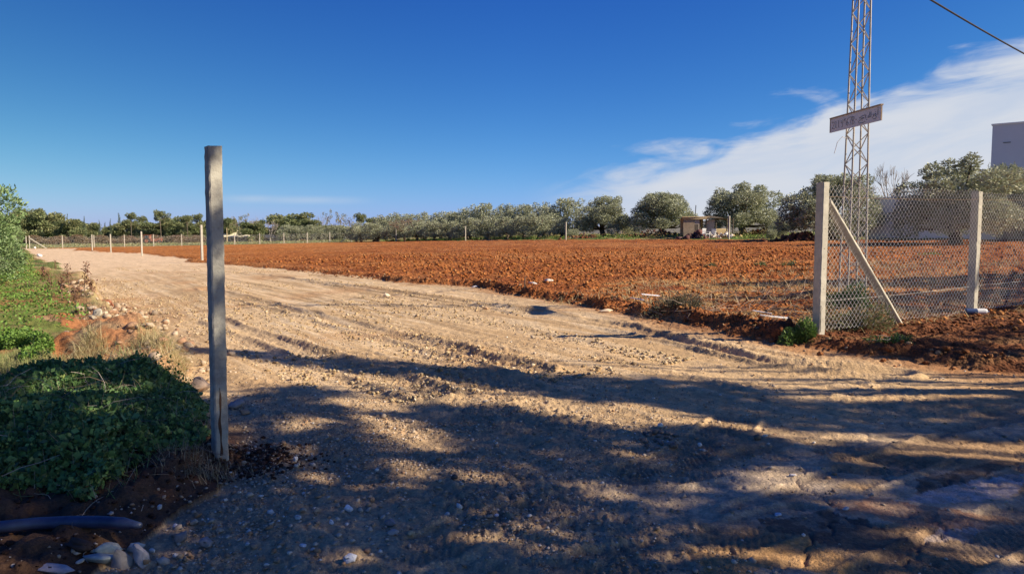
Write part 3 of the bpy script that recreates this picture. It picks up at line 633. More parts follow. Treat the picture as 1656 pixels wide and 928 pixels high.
# near post
A = math.radians(43); px_, py_ = GZ(356, 737)
def zpx0(py, dist): return EYE + dist * ((CY - py) / F * cp - sp_) / (cp + (CY - py) / F * sp_)
lp = link('concrete_post', post_mesh(zpx0(237, py_) - zat(px_, py_) + .02, .088, 3, 70, .0035, 'concrete_post', 'concd'), None, (px_, py_, zat(px_, py_) - .02))
lp.rotation_euler = (0, .006, A)
tag(lp, 'tall square concrete gatepost standing alone at the left, dappled with shade', 'post')
b = MB()
zs = np.linspace(.01, .47, 24); cx_ = -.010 + .004 * np.sin(zs * 21) + .002 * np.sin(zs * 47); hw_ = np.maximum(.007 + .003 * np.sin(zs * 33 + 1) - .006 * sst(zs, .33, .47), .0015)
b.add([(c + sg * w_, -.0462, z) for c, w_, z in zip(cx_, hw_, zs) for sg in (-1, 1)] + [(c + sg * w_, -.040, z) for c, w_, z in zip(cx_, hw_, zs) for sg in (-1, 1)],
      [(2 * i, 2 * i + 1, 2 * i + 3, 2 * i + 2) for i in range(23)] + [(2 * i + 1, 48 + 2 * i + 1, 48 + 2 * i + 3, 2 * i + 3) for i in range(23)] + [(2 * i + 2, 48 + 2 * i + 2, 48 + 2 * i, 2 * i) for i in range(23)])
b.build('rust_streak', M['rust'], lp)

# near fence
class Fence: pass
def mesh_panel_mesh(L, H, cell, wr, z0a=0, z0b=0, ns=3, name='wire_mesh', top_wave=.0, bulge=0, mt='wire'):
    """chain link: every spiral wire zigzags down between its neighbours"""
    nc = int(L / (cell / 1)) ; nr = int(round(H / cell)) * 2; hx = L / nc / 2; dz = H / nr; V = []; Fc = []; n = 0
    ang = np.arange(ns) * 2 * math.pi / ns; off = np.stack([np.cos(ang), np.sin(ang)], 1) * wr
    for c in range(nc):
        for par in (0, 1):
            i = np.arange(nr + 1); s = ((i + c * 0) % 2) * hx * (1 if par == 0 else -1) + c * 2 * hx + hx
            u = np.clip(s, 0, L); zb = z0a + (z0b - z0a) * u / L
            wv = .012 * np.sin(u * 3.1 + 1) + .008 * np.sin(u * 7.3)
            z = zb + i * dz + wv * .8; yb = bulge * np.sin(math.pi * i / nr) * np.sin(u * 2.3 + .4) + ((i % 2) * 2 - 1) * wr * .5 * (1 if par else -1)
            P3 = np.stack([u, yb, z], 1)
            ring = P3[:, None, :] + np.stack([off[:, 0], off[:, 1], 0 * off[:, 0]], 1)[None]
            V.append(ring.reshape(-1, 3)); j = np.arange(nr)[:, None] * ns; k = np.arange(ns)[None]
            f = np.stack([j + k, j + (k + 1) % ns, j + ns + (k + 1) % ns, j + ns + k], -1).reshape(-1, 4) + n
            Fc.append(f); n += ring.shape[0] * ns
    return mesh_np(name, np.concatenate(V), np.concatenate(Fc), M[mt])
fang = math.atan2(FEND[1], FEND[0]); SP = 4.02
f0 = FEN0; zf0 = zat(*f0)
fence = empty('chain_link_fence', (f0[0], f0[1], 0), fang, label='galvanised chain link fence on square concrete posts along the right side of the track', cat='fence')
zs_ = []
for k in range(5):
    p = f0 + FEND * SP * k; z = zat(*p); zs_.append(z)
    h = (zpx0(295, p[1]) if k == 0 else zpx0(310, p[1]) if k == 1 else z + 2.08) - z
    o = link('post', post_mesh(h, .125, 10 + k, 40, .004), fence, (SP * k, 0, z)); o.rotation_euler = (0, 0, math.radians([-4, -3, -5, -2, 0][k]))
    b = MB()
    for j in range(7): b.box((-.012 + .004 * (j % 3), -.0640, .35 + j * .27), (.010, .004, .010), 0, .001)
    for j in range(3): b.box((-.02, -.0640, 1.9 - j * .2), (.007, .004, .007))
    tag(b.build('wire_hole', M['rubber'], o), kind='stuff')
    if k == 0:
        b = MB(); b.box((-.040, -.0645, .21), (.010, .004, .36), 0, .001); b.build('slot_shade', M['rubber'], o)  # proud dark strip, the shade inside a groove put into its colour
for k in range(4):
    me = mesh_panel_mesh(SP - .13, 1.98 if k == 0 else 1.93, .088, .0033, zs_[k] + .03, zs_[k + 1] + .03, bulge=.02)
    o = link('wire_mesh', me, fence, (SP * k + .065, -.055, 0))
    for hh in (.45, 1.86):
        b = MB(); u = np.linspace(0, SP, 14); b.tube(np.stack([u, 0 * u - .062, zs_[k] + (zs_[k + 1] - zs_[k]) * u / SP + hh - .03 * np.sin(math.pi * u / SP) * (1 + .5 * math.sin(hh * 9 + k))], 1), .0014, 4)
        b.build('tension_wire', M['wirer'] if hh > 1.5 else M['wire'], fence, (SP * k, 0, 0))
# brace
bt = np.array([.10, .0, zs_[0] + 1.80]); bb = np.array([1.93, -.02, zat(*(f0 + FEND * 1.93)) - .05])
L = np.linalg.norm(bb - bt); b = link('brace', post_mesh(L, .105, 31, 30, .004, 'brace', bury=0), fence, tuple(bb))
b.rotation_mode = 'QUATERNION'; b.rotation_quaternion = Vector(bt - bb).to_track_quat('Z', 'Y'); 
from mathutils import Quaternion
b.rotation_quaternion = b.rotation_quaternion @ Quaternion((0, 0, 1), math.radians(38))

# post rows out in the field
def lone_post(px, py_top, dist, label, group=None, w=.12, zoff=0):
    x, y = AT(px, dist); z = zat(x, y)
    o = link('concrete_post', post_mesh(2.1, w, int(px), 8, .004, 'concrete_post'), None, (x, y, z)); o.rotation_euler = (0, 0, .7)
    return tag(o, label, 'post', group)
lone_post(327, 368, 43.5, 'tall pale concrete post just left of the near gatepost, at the field edge')
lone_post(230, 374, 63.6, 'pale concrete post standing free where the track meets the red field, second of its row')
lone_post(180, 378, 84, 'thin pale free-standing post near the far track end, third of its row')
lone_post(150, 379, 97, 'thin pale post at the far track end, touching a mesh fence post')
lone_post(641, 372, 126, 'short thin white post before the reddish bare shrub beyond the field')
lone_post(753, 367, 106, 'thin white post before the olive trees, middle of the far edge')
lone_post(915, 362, 87, 'white post before the gap left of the first free-standing olive tree')
lone_post(1178, 350, 66, 'white post at the far field edge right of the ruined shed')
# far mesh fence
q0 = np.array(AT(49, 122.0)); q1 = np.array(AT(569, 153.0)); NPST = 13
ff = empty('mesh_fence', (q0[0], q0[1], 0), math.atan2(*(q1 - q0)[::-1]), label='long low wire mesh fence on pale posts across the far left end of the field', cat='fence')
LL = np.linalg.norm(q1 - q0); st_ = LL / (NPST - 1); zz = [zat(*(q0 + (q1 - q0) * k / (NPST - 1))) for k in range(NPST)]
pm = post_mesh(2.15, .13, 77, 6, .004, 'post'); 
panel = mesh_panel_mesh(st_, 1.95, .16, .0030, 0, 0)
for k in range(NPST):
    o = link('post', pm, ff, (st_ * k, 0, zz[k]))
    if k < NPST - 1:
        o = link('wire_mesh', panel, ff, (st_ * k, -.08, zz[k])); o.rotation_euler = (0, -math.atan2(zz[k + 1] - zz[k], st_), 0)
def far_brace(u0, u1, z0, z1):
    a = np.array([u0, -.1, z0]); c = np.array([u1, -.15, z1]); b = MB(); d = c - a; n = np.cross(d, (0, 1, 0)); n = n / np.linalg.norm(n) * .07; s = np.array((0, .07, 0))
    b.add([a - n - s, a + n - s, a + n + s, a - n + s, c - n - s, c + n - s, c + n + s, c - n + s], [(3, 2, 1, 0), (4, 5, 6, 7), (0, 1, 5, 4), (1, 2, 6, 5), (2, 3, 7, 6), (3, 0, 4, 7)])
    b.build('brace', M['conc'], ff)
far_brace(.1, 2.5, zz[0] + 1.7, zz[0] - .1); far_brace(LL - .1, LL - 2.4, zz[-1] + 1.8, zz[-1])
link('post', pm, ff, (-.45, -.4, zz[0]))

# ------------------------------------------------------------------ lattice mast with its board
mx, my = 6.262, 13.42; mz = zat(mx, my)
mast = empty('lattice_mast', (mx, my, mz), math.radians(2), label='slender square lattice mast of rusty steel rising behind the chain link fence, carrying a board', cat='mast')
MH = 7.6
def half(z): return (.335 + (.205 - .335) * z / 5.9) / 2 if z < 5.9 else max(.02, .1025 - (z - 5.9) * .02)
for sx_, sy_ in ((-1, -1), (1, -1), (1, 1), (-1, 1)):
    b = MB(); zs = np.linspace(-.2, MH, 14); b.tube([(sx_ * half(z), sy_ * half(z), z) for z in zs], .016, 6); b.build('leg', M['steel'], mast)
cs = [(-1, -1), (1, -1), (1, 1), (-1, 1)]
for fi in range(4):
    a, c = cs[fi], cs[(fi + 1) % 4]; z = .1; k = fi % 2
    while z < MH - .3:
        st2 = .27; p, q_ = (a, c) if k % 2 == 0 else (c, a)
        b = MB(); b.tube([(p[0] * half(z), p[1] * half(z), z), (q_[0] * half(z + st2), q_[1] * half(z + st2), z + st2)], 0.0095, 5); z += st2; k += 1
        b.build('lacing_bar', M['steel'], mast)
b = MB(); b.tube([(-.2, -.1, 2.95), (-.33, -.12, 3.0), (-.42, -.12, 2.9), (-.46, -.1, 2.7)], .006, 5); b.build('loose_wire', M['wire'], mast)
# board, facing left
sa = np.array([6.10, 14.16]) * .963; sb = np.array([6.285, 12.62]) * .963; zt_ = None
def zpx(px, py, dist): return EYE + dist * ((CY - py) / F * cp - sp_) / (cp + (CY - py) / F * sp_)
zlo = zpx(0, 215, sa[1]); zhi = zpx(0, 193, sa[1]); Ls = np.linalg.norm(sb - sa)
sgn = empty('sign_board', (sa[0], sa[1], zlo), math.atan2(*(sb - sa)[::-1]), label='grey-white rectangular board with hand-painted lettering fixed across the lattice mast', cat='sign')
HS = zhi - zlo
b = MB(); b.box((Ls / 2, 0, HS / 2), (Ls, .02, HS)); b.build('panel', M['sign'], sgn)
b = MB(); b.box((Ls / 2, 0, HS + .008), (Ls + .03, .05, .022)); b.box((-.008, 0, HS / 2), (.015, .035, HS)); b.box((Ls + .006, 0, HS / 2), (.008, .022, HS)); b.build('rim', M['signr'], sgn)
# lettering strokes: x 0..1 along the board, y 0..1 up it (seen from the left)
S = []
def dig(x, w, segs):
    for sgm in segs: S.append([(x + a * w, .20 + c * .55) for a, c in sgm])
dig(.035, .055, [[(0, .9), (.3, 1), (.9, .85), (.8, .6), (.1, .1), (1, .05)]])          # 2
dig(.115, .045, [[(.1, 1), (.1, .1), (1, .1)]])                                        # L
dig(.175, .045, [[(.1, 1), (.1, .1), (1, .1)]])                                        # L
dig(.232, .042, [[(0, .9), (.1, .55), (.9, .6)], [(.9, 1), (.9, .1), (.3, 0)]])        # 9-like J
dig(.292, .038, [[(0, .75), (.6, 1), (.6, 0)]])                                        # 1
dig(.340, .048, [[(.9, 1), (.2, .6), (.1, .15), (.6, 0), (.9, .25), (.5, .5), (.15, .35)]])   # 6
dig(.400, .045, [[(0, 1), (1, 1), (.4, 0)]])                                           # 7
dig(.458, .050, [[(.1, 1), (.1, 0), (.8, .05), (.9, .3), (.2, .5), (.8, .65), (.8, .9), (.1, 1)]])  # B / 8
S.append([(.528, .47), (.552, .47)])
S += [[(.715, .62), (.655, .60), (.60, .52), (.64, .47), (.70, .45), (.625, .38), (.585, .28), (.60, .17), (.66, .12), (.715, .18)],   # ye-ayn
      [(.725, .62), (.722, .40), (.745, .38), (.775, .40), (.775, .55)], [(.80, .74), (.80, .40), (.775, .38)], [(.825, .74), (.825, .42), (.805, .38)],
      [(.655, .30), (.667, .30)], [(.745, .27), (.757, .27)],
      [(.865, .55), (.872, .42), (.850, .28)], [(.925, .42), (.90, .56), (.882, .45), (.915, .38), (.925, .28), (.90, .18), (.87, .22)], [(.905, .66), (.915, .66)],
      [(.950, .80), (.950, .40)], [(.940, .90), (.960, .88)]]
b = MB()
for pl in S:
    pts = np.array([(p[0] * Ls, -.0125, p[1] * HS) for p in pl]); b.tube(pts, .0050, 4)
tag(b.build('lettering', M['ink'], sgn), kind='stuff')

# ------------------------------------------------------------------ overhead cable, hose, bottle
def pt(px, py, dist):
    u = (px - CX) / F; v = (CY - py) / F; d = np.array([u, cp + v * sp_, -sp_ + v * cp]); return np.array([0, 0, EYE]) + d / d[1] * dist
ca = pt(1505, 0, 16.9); cb = pt(1656, 87, 21.8); dcb = cb - ca
pts = [ca + dcb * t + np.array([0, 0, .05 * (t * t - t)]) * 1.4 for t in np.linspace(-2.6, 3.2, 50)]
b = MB(); b.tube(pts, .021, 6); tag(b.build('overhead_cable', M['cable'], None), 'black cable crossing the top right corner of the sky', 'cable')

hp_ = [GZ(-160, 892), GZ(-60, 876), GZ(0, 866), GZ(60, 860), GZ(110, 857), GZ(160, 857), GZ(200, 859), GZ(228, 861)]
pts = [];
for i, (x, y) in enumerate(hp_): pts.append((x, y, zat(x, y) + [.04, .05, .05, .055, .06, .05, .035, .015][i]))
P_ = np.array(pts); tt = np.linspace(0, len(P_) - 1, 40); P_ = np.stack([np.interp(tt, np.arange(len(P_)), P_[:, k]) for k in range(3)], 1)
for _ in range(3): P_[1:-1] = (P_[:-2] + 2 * P_[1:-1] + P_[2:]) / 4
z0p = float(np.mean(zats(P_[:, 0], P_[:, 1])[5:])) + .052
for i, (u_, v_) in enumerate(zip(np.linspace(-160, 228, 40), np.interp(np.linspace(-160, 228, 40), [-160, -60, 0, 60, 110, 160, 200, 228], [879, 862, 852, 846, 843.5, 843.5, 846, 849]))):
    d_ = np.array([(u_ - CX) / F, cp + (CY - v_) / F * sp_, -sp_ + (CY - v_) / F * cp]); t_ = (EYE - z0p) / -d_[2]; P_[i] = (d_[0] * t_, d_[1] * t_, z0p)
#(np.polyfit(np.arange(40), zats(P_[:, 0], P_[:, 1]), 1), np.arange(40)) + .035
b = MB(); b.tube(P_, np.where(np.arange(40) < 37, .031, .031 - (np.arange(40) - 36) * .006), 12)
tag(b.build('plastic_pipe', M['pipe'], None, smooth=True), 'thick dark blue plastic pipe lying on dark soil below the weeds', 'pipe')

bx_, by_ = AT(1583, 11.72); by_ -= .0; bz_ = zat(bx_, by_)
bot = empty('plastic_canister', (bx_, by_, bz_ + .055), -.12, label='blue and white plastic canister lying at the foot of the second fence post', cat='canister')
b = MB(); b.tube([(.0, 0, 0), (.12, 0, 0), (.15, 0, 0), (.165, 0, 0)], [.052, .052, .046, .02], 14); b.build('body', M['whitep'], bot, smooth=False)
b = MB(); b.tube([(-.17, 0, 0), (-.16, 0, 0), (-.001, 0, 0)], [.03, .050, .052], 14); b.build('base', M['bluep'], bot)
b = MB(); b.tube([(.165, 0, 0), (.19, 0, 0)], .018, 10); b.build('cap', M['bluep'], bot)

# ------------------------------------------------------------------ buildings
def slab_wall(name, p0, p1, h, th, m, parent, z0=None, z=0):
    p0 = np.array(p0); p1 = np.array(p1); d = p1 - p0; L = np.linalg.norm(d); zb = z if z0 is None else z0
    b = MB(); b.box((L / 2, 0, h / 2), (L, th, h)); o = b.build(name, M[m], parent, (p0[0], p0[1], zb)); o.rotation_euler = (0, 0, math.atan2(d[1], d[0])); return o
w0 = AT(1405, 58); w1 = AT(1610, 50.0); w2 = AT(1900, 44); zb_ = zat(*AT(1500, 54))
bw = empty('boundary_wall', (0, 0, 0), label='long white rendered wall in shade behind the olive trees at the right', cat='wall')
slab_wall('wall_section', w0, w1, 3.45, .25, 'wallw', bw, zb_ - .3)
slab_wall('wall_section', (w1[0] + .02, w1[1] - .1), w2, 3.55, .25, 'beige', bw, zb_ - .3)
slab_wall('coping', (w0[0], w0[1] - .02), (w1[0], w1[1] - .02), .10, .34, 'wallw', bw, zb_ + 3.153)
bd = empty('white_building', (0, 0, 0), label='tall plain white-grey building with a flat roof rising at the right edge', cat='building')
c0 = np.array(AT(1595, 64)); dr = np.array([2.0, -1.7]); dr /= np.linalg.norm(dr); nr_ = np.array([dr[1] * -1, dr[0]]); nr_ = nr_ if nr_[1] > 0 else -nr_
zB = zat(*AT(1560, 60)) - .5; topz = zpx(0, 203, 64)
cc = c0 + dr * 7 + nr_ * 6
b = MB(); b.box((0, 0, (topz - zB) / 2), (14, 12, topz - zB)); o = b.build('wall', M['wallb'], bd, (cc[0], cc[1], zB)); o.rotation_euler = (0, 0, math.atan2(dr[1], dr[0]))
b = MB(); b.box((0, 0, .06), (14.16, 12.16, .12)); o = b.build('parapet', M['wallw'], bd, (cc[0], cc[1], topz - .003)); o.rotation_euler = (0, 0, math.atan2(dr[1], dr[0]))
b = MB(); b.box((-6.2 + .3, -6.03, topz - zB - 1.55), (.55, .05, .06)); b.box((2, -6.03, (topz - zB) * .45), (1.2, .05, 1.3)); o = b.build('wall_fitting', M['glass'], bd, (cc[0], cc[1], zB)); o.rotation_euler = (0, 0, math.atan2(dr[1], dr[0]))

# ruined shed
sx0, sy0 = AT(1104, 73.0); sz0 = zat(sx0, sy0)
def shed(o0=(sx0, sy0, sz0)):
    r = empty('ruined_shed', o0, 0, label='small half-ruined farm shed with sagging roof between two olive trees', cat='shed')
    b = MB(); b.box((.55, 0, .95), (1.1, .12, 1.9), 0, .03); b.build('wall', M['shedw'], r)
    b = MB(); b.box((1.2, -.16, 2.02), (2.7, .10, .26), 0, .03); b.build('fascia', M['ply'], r)
    b = MB(); b.box((1.35, .02, .95), (.5, .1, 1.9)); b.build('wall', M['beige'], r)
    b = MB(); b.box((1.25, 1.7, 1.0), (2.3, .15, 2.0)); b.build('wall', M['ply'], r)
    b = MB(); b.box((2.75, .35, 1.0), (.8, .12, 1.7), -.2, .06); b.build('wall', M['beige'], r)
    b = MB(); b.box((4.1, 1.4, .45), (1.6, .4, .9), .1, .08); b.build('wall', M['ply'], r)
    b = MB(); b.box((1.35, .8, 2.12), (3.1, 2.0, .12), .04, .09); b.build('roof', M['ply'], r)
    b = MB(); b.box((3.3, .8, 2.12), (1.5, 2.0, .07), -.08, .12); b.box((4.3, .9, 1.9), (1.3, 1.5, .06), .1, .2); b.build('roof', M['bark'], r)
    for px in (1.68, 2.25, 3.25, 4.35, 4.95): 
        b = MB(); b.tube([(px, .1, 0), (px + .05, .12, 2.0)], .055, 6); b.build('pole', M['bark'], r)
    b = MB(); b.tube([(1.25, .3, 2.2), (1.3, .3, 3.3)], .04, 6); b.build('flue', M['rubber'], r)
    b = MB(); b.box((1.28, -.055, .75), (.42, .03, 1.3)); b.build('door', M['bark'], r)
shed()
def chair(x, y, rz, label):
    z = zat(x, y); r = empty('plastic_chair', (x, y, z), rz, label=label, cat='chair')
    b = MB(); b.box((0, 0, .43), (.5, .48, .05)); b.build('seat', M['whitep'], r)
    b = MB()
    for k in range(4): b.box((-.18 + k * .12, .26 + .01, .68), (.07, .03, .46))
    b.box((0, .265, .91), (.5, .035, .07)); b.build('backrest', M['whitep'], r)
    for sx_ in (-.22, .22):
        for sy_ in (-.2, .22):
            b = MB(); b.tube([(sx_ * 1.15, sy_ * 1.15, 0), (sx_, sy_, .42)], [.02, .028], 5); b.build('leg', M['whitep'], r)
        b = MB(); b.box((sx_ * 1.12, 0, .64), (.05, .46, .035)); b.box((sx_ * 1.12, -.2, .53), (.04, .04, .2)); b.build('armrest', M['whitep'], r)
x, y = AT(1141, 70.5); chair(x, y, .5, 'white plastic armchair in front of the ruined shed')
x, y = AT(1152, 71.3); chair(x, y, -.6, 'second white plastic chair just right of the armchair by the shed')
def heap_np(name, px, dist, w, d, h, m, colr, n, size, **tg):
    x0, y0 = AT(px, dist); x = rng.normal(x0, w / 2.6, n); y = rng.normal(y0, d / 2.6, n); hh = h * np.exp(-(((x - x0) / (w / 2)) ** 2 + ((y - y0) / (d / 2)) ** 2))
    v0, f0_ = ICO0; k = len(v0); s = size * rng.uniform(.5, 1.5, n)
    v = v0[None] * (1 + rng.uniform(-.4, .4, (n, k, 1))) * s[:, None, None] + np.stack([x, y, zats(x, y) + hh * rng.uniform(.2, 1, n)], 1)[:, None]
    f = (f0_[None] + (np.arange(n) * k)[:, None, None]).reshape(-1, 3)
    return tag(link(name, mesh_np(name, v.reshape(-1, 3), f, M[m], np.repeat(pal(n, colr, [1] * len(colr), .25), k, 0))), **tg)
heap_np('rubbish_heap', 1127, 71.5, 1.6, 1.2, 1.0, 'stone', [(.12, .05, .045), (.10, .06, .05)], 60, .22, label='dark reddish heap of rags against the front of the ruined shed', kind='stuff')
heap_np('rubbish_heap', 1166, 72, 2.6, 1.6, .6, 'stone', [(.60, .42, .20), (.3, .2, .12), (.6, .55, .5)], 60, .18, label='heap of pale rubble and boards at the right end of the ruined shed', kind='stuff')
heap_np('soil_heap', 1060, 84, 6, 2, .9, 'field', [(.24, .085, .045), (.13, .06, .04), (.18, .13, .09)], 260, .11, label='long low heap of red soil and branches under the second free-standing olive', kind='stuff')
heap_np('soil_heap', 944, 90, 3.6, 1.6, .7, 'field', [(.34, .12, .06), (.18, .08, .05), (.25, .2, .16)], 110, .11, label='small heap of reddish rubble at the foot of the first free-standing olive', kind='stuff')
heap_np('soil_heap', 1300, 57, 3.4, 2, .75, 'field', [(.30, .12, .06), (.26, .11, .06)], 260, .13, label='red-brown heap of earth under the dark olive left of the corner post', kind='stuff')
heap_np('soil_heap', 1232, 80, 5, 2, .7, 'field', [(.22, .075, .045), (.16, .06, .04)], 200, .12, label='dark red bank of earth behind the olive right of the shed', kind='stuff')
# far farm buildings left
def farm(px, dist, w, d, h, rh, wm, rm, label, nm='barn'):
    x, y = AT(px, dist); z = zat(x, y) ; r = empty(nm, (x, y, z), 0, label=label, cat=nm)
    b = MB(); b.box((0, 0, h / 2), (w, d, h)); b.build('wall', M[wm], r)
    b = MB(); v = [(-w / 2 - .4, -d / 2 - .4, h), (w / 2 + .4, -d / 2 - .4, h), (w / 2 + .4, d / 2 + .4, h), (-w / 2 - .4, d / 2 + .4, h), (-w * .12, 0, h + rh), (w * .12, 0, h + rh)]
    b.add(v, [(0, 1, 5, 4), (1, 2, 5), (2, 3, 4, 5), (3, 0, 4), (3, 2, 1, 0)]); b.build('roof', M[rm], r)
    for k in range(3):
        b = MB(); b.box((-w * .3 + k * w * .3, -d / 2 - .02, h * .5), (w * .1, .05, h * .35)); b.build('window', M['glass'], r)
farm(386, 196, 8, 7, 1.3, 1.7, 'ply', 'cream', 'low house with a pale cream hipped roof beyond the far mesh fence')
farm(362, 205, 9, 6, 2.2, .9, 'beige', 'tile', 'low red-roofed farm building just right of the near gatepost, beyond the mesh fence')
farm(440, 200, 15, 6, .9, .8, 'beige', 'cream', 'long low pale shed roof beyond the mesh fence at its middle')
farm(462, 204, 12, 6, 1.0, .5, 'tile', 'cream', 'long low brownish shed beyond the mesh fence, right of the pale one')
x, y = AT(250, 160); z = zat(x, y)
tr_ = empty('red_tractor', (x, y, z), .2, label='old faded red farm machine parked beyond the far mesh fence', cat='tractor')
b = MB(); b.box((.3, 0, .95), (2.6, .9, .6), 0, .04); b.box((1.3, 0, 1.25), (.8, .8, .25)); b.build('bonnet', M['redpaint'], tr_)
b = MB(); b.box((-1.3, 0, 1.3), (1.2, 1.2, 1.4), 0, .03); b.box((-1.3, 0, 2.05), (1.5, 1.4, .1)); b.build('cab', M['redpaint'], tr_)
b = MB(); b.box((-1.3, -.62, 1.6), (.8, .04, .6)); b.build('window', M['glass'], tr_)
b = MB(); b.tube([(.9, .2, 1.2), (.9, .2, 2.1)], .05, 6); b.build('exhaust', M['rubber'], tr_)
for wx_, wr_ in ((-1.3, .75), (1.2, .45)):
    for sy_ in (-.65, .65):
        b = MB(); b.tube([(wx_, sy_ - .15, wr_), (wx_, sy_ + .15, wr_)], wr_, 16); w_ = b.build('wheel', M['rubber'], tr_); b = MB(); b.tube([(wx_, sy_ - .17, wr_), (wx_, sy_ + .17, wr_)], wr_ * .5, 12); b.build('rim', M['redpaint'], w_)
x, y = AT(368, 185); z = zat(x, y)
b = MB(); b.tube([(0, 0, 0), (0, 0, 3.6)], .12, 6); tag(b.build('wooden_pole', M['ply'], None, (x, y, z)), 'plain pale pole before the red-roofed farm building', 'pole')
# hills low on the right horizon
xs = np.linspace(-200, 1400, 90); V = []; 
for i, x in enumerate(xs):
    h = 4 + 22 * sst(np.array(x), 60, 260) * (.7 + .6 * fbm(np.array([x / 130.]), np.array([3.]), 4, 5)[0]) ; V += [(x, 1150, -3), (x, 1190, h * .8), (x, 1260, h), (x, 1500, -3)]
q = [(i * 4 + k, (i + 1) * 4 + k, (i + 1) * 4 + k + 1, i * 4 + k + 1) for i in range(len(xs) - 1) for k in range(3)]
tag(link('hills', mesh_np('hills', V, np.array(q), M['hill'])), kind='structure')

# ------------------------------------------------------------------ leaves, crowns, trees
def leaves(C, size, colr, aspect=.45, up=0.0, dirs=None, spread=1.0, jit=.15, r=rng):
    """one diamond-shaped leaf per centre, folded a little; returns V, F, tint"""
    n = len(C); d = r.normal(size=(n, 3)); d /= np.linalg.norm(d, axis=1)[:, None]
    if dirs is not None: d = dirs + d * spread; d /= np.linalg.norm(d, axis=1)[:, None] + 1e-9
    d[:, 2] += up; d /= np.linalg.norm(d, axis=1)[:, None]
    e = np.cross(d, r.normal(size=(n, 3))); e /= np.linalg.norm(e, axis=1)[:, None] + 1e-9
    s = (size * r.uniform(.65, 1.35, n))[:, None]
    V = np.stack([C - d * s * .5, C + e * s * aspect * .5, C + d * s * .5, C - e * s * aspect * .5], 1).reshape(-1, 3)
    Fq = np.arange(4 * n).reshape(n, 4)
    t = np.asarray(colr) * (1 + r.uniform(-jit, jit, (n, 1))); t = np.broadcast_to(t, (n, 3))
    return V, Fq, np.repeat(t, 4, 0)
def crown_pts(lobes, per, r, shell=.55):
    P, N, L = [], [], []
    for li, (c, rad) in enumerate(lobes):
        n = int(per * (np.prod(rad) ** (1 / 3)) ** 2); u = r.normal(size=(n, 3)); u /= np.linalg.norm(u, axis=1)[:, None]
        k = (shell + (1 - shell) * r.random(n) ** .6)[:, None] * (1 + .22 * np.sin(u[:, :1] * 6 + li) * np.cos(u[:, 1:2] * 7 + li * 2))
        P.append(np.array(c) + u * np.array(rad) * k); N.append(u); L.append(np.full(n, li))
    return np.concatenate(P), np.concatenate(N), np.concatenate(L)
OL = [(.35, .37, .235), (.38, .40, .265), (.29, .31, .19), (.40, .41, .285)]
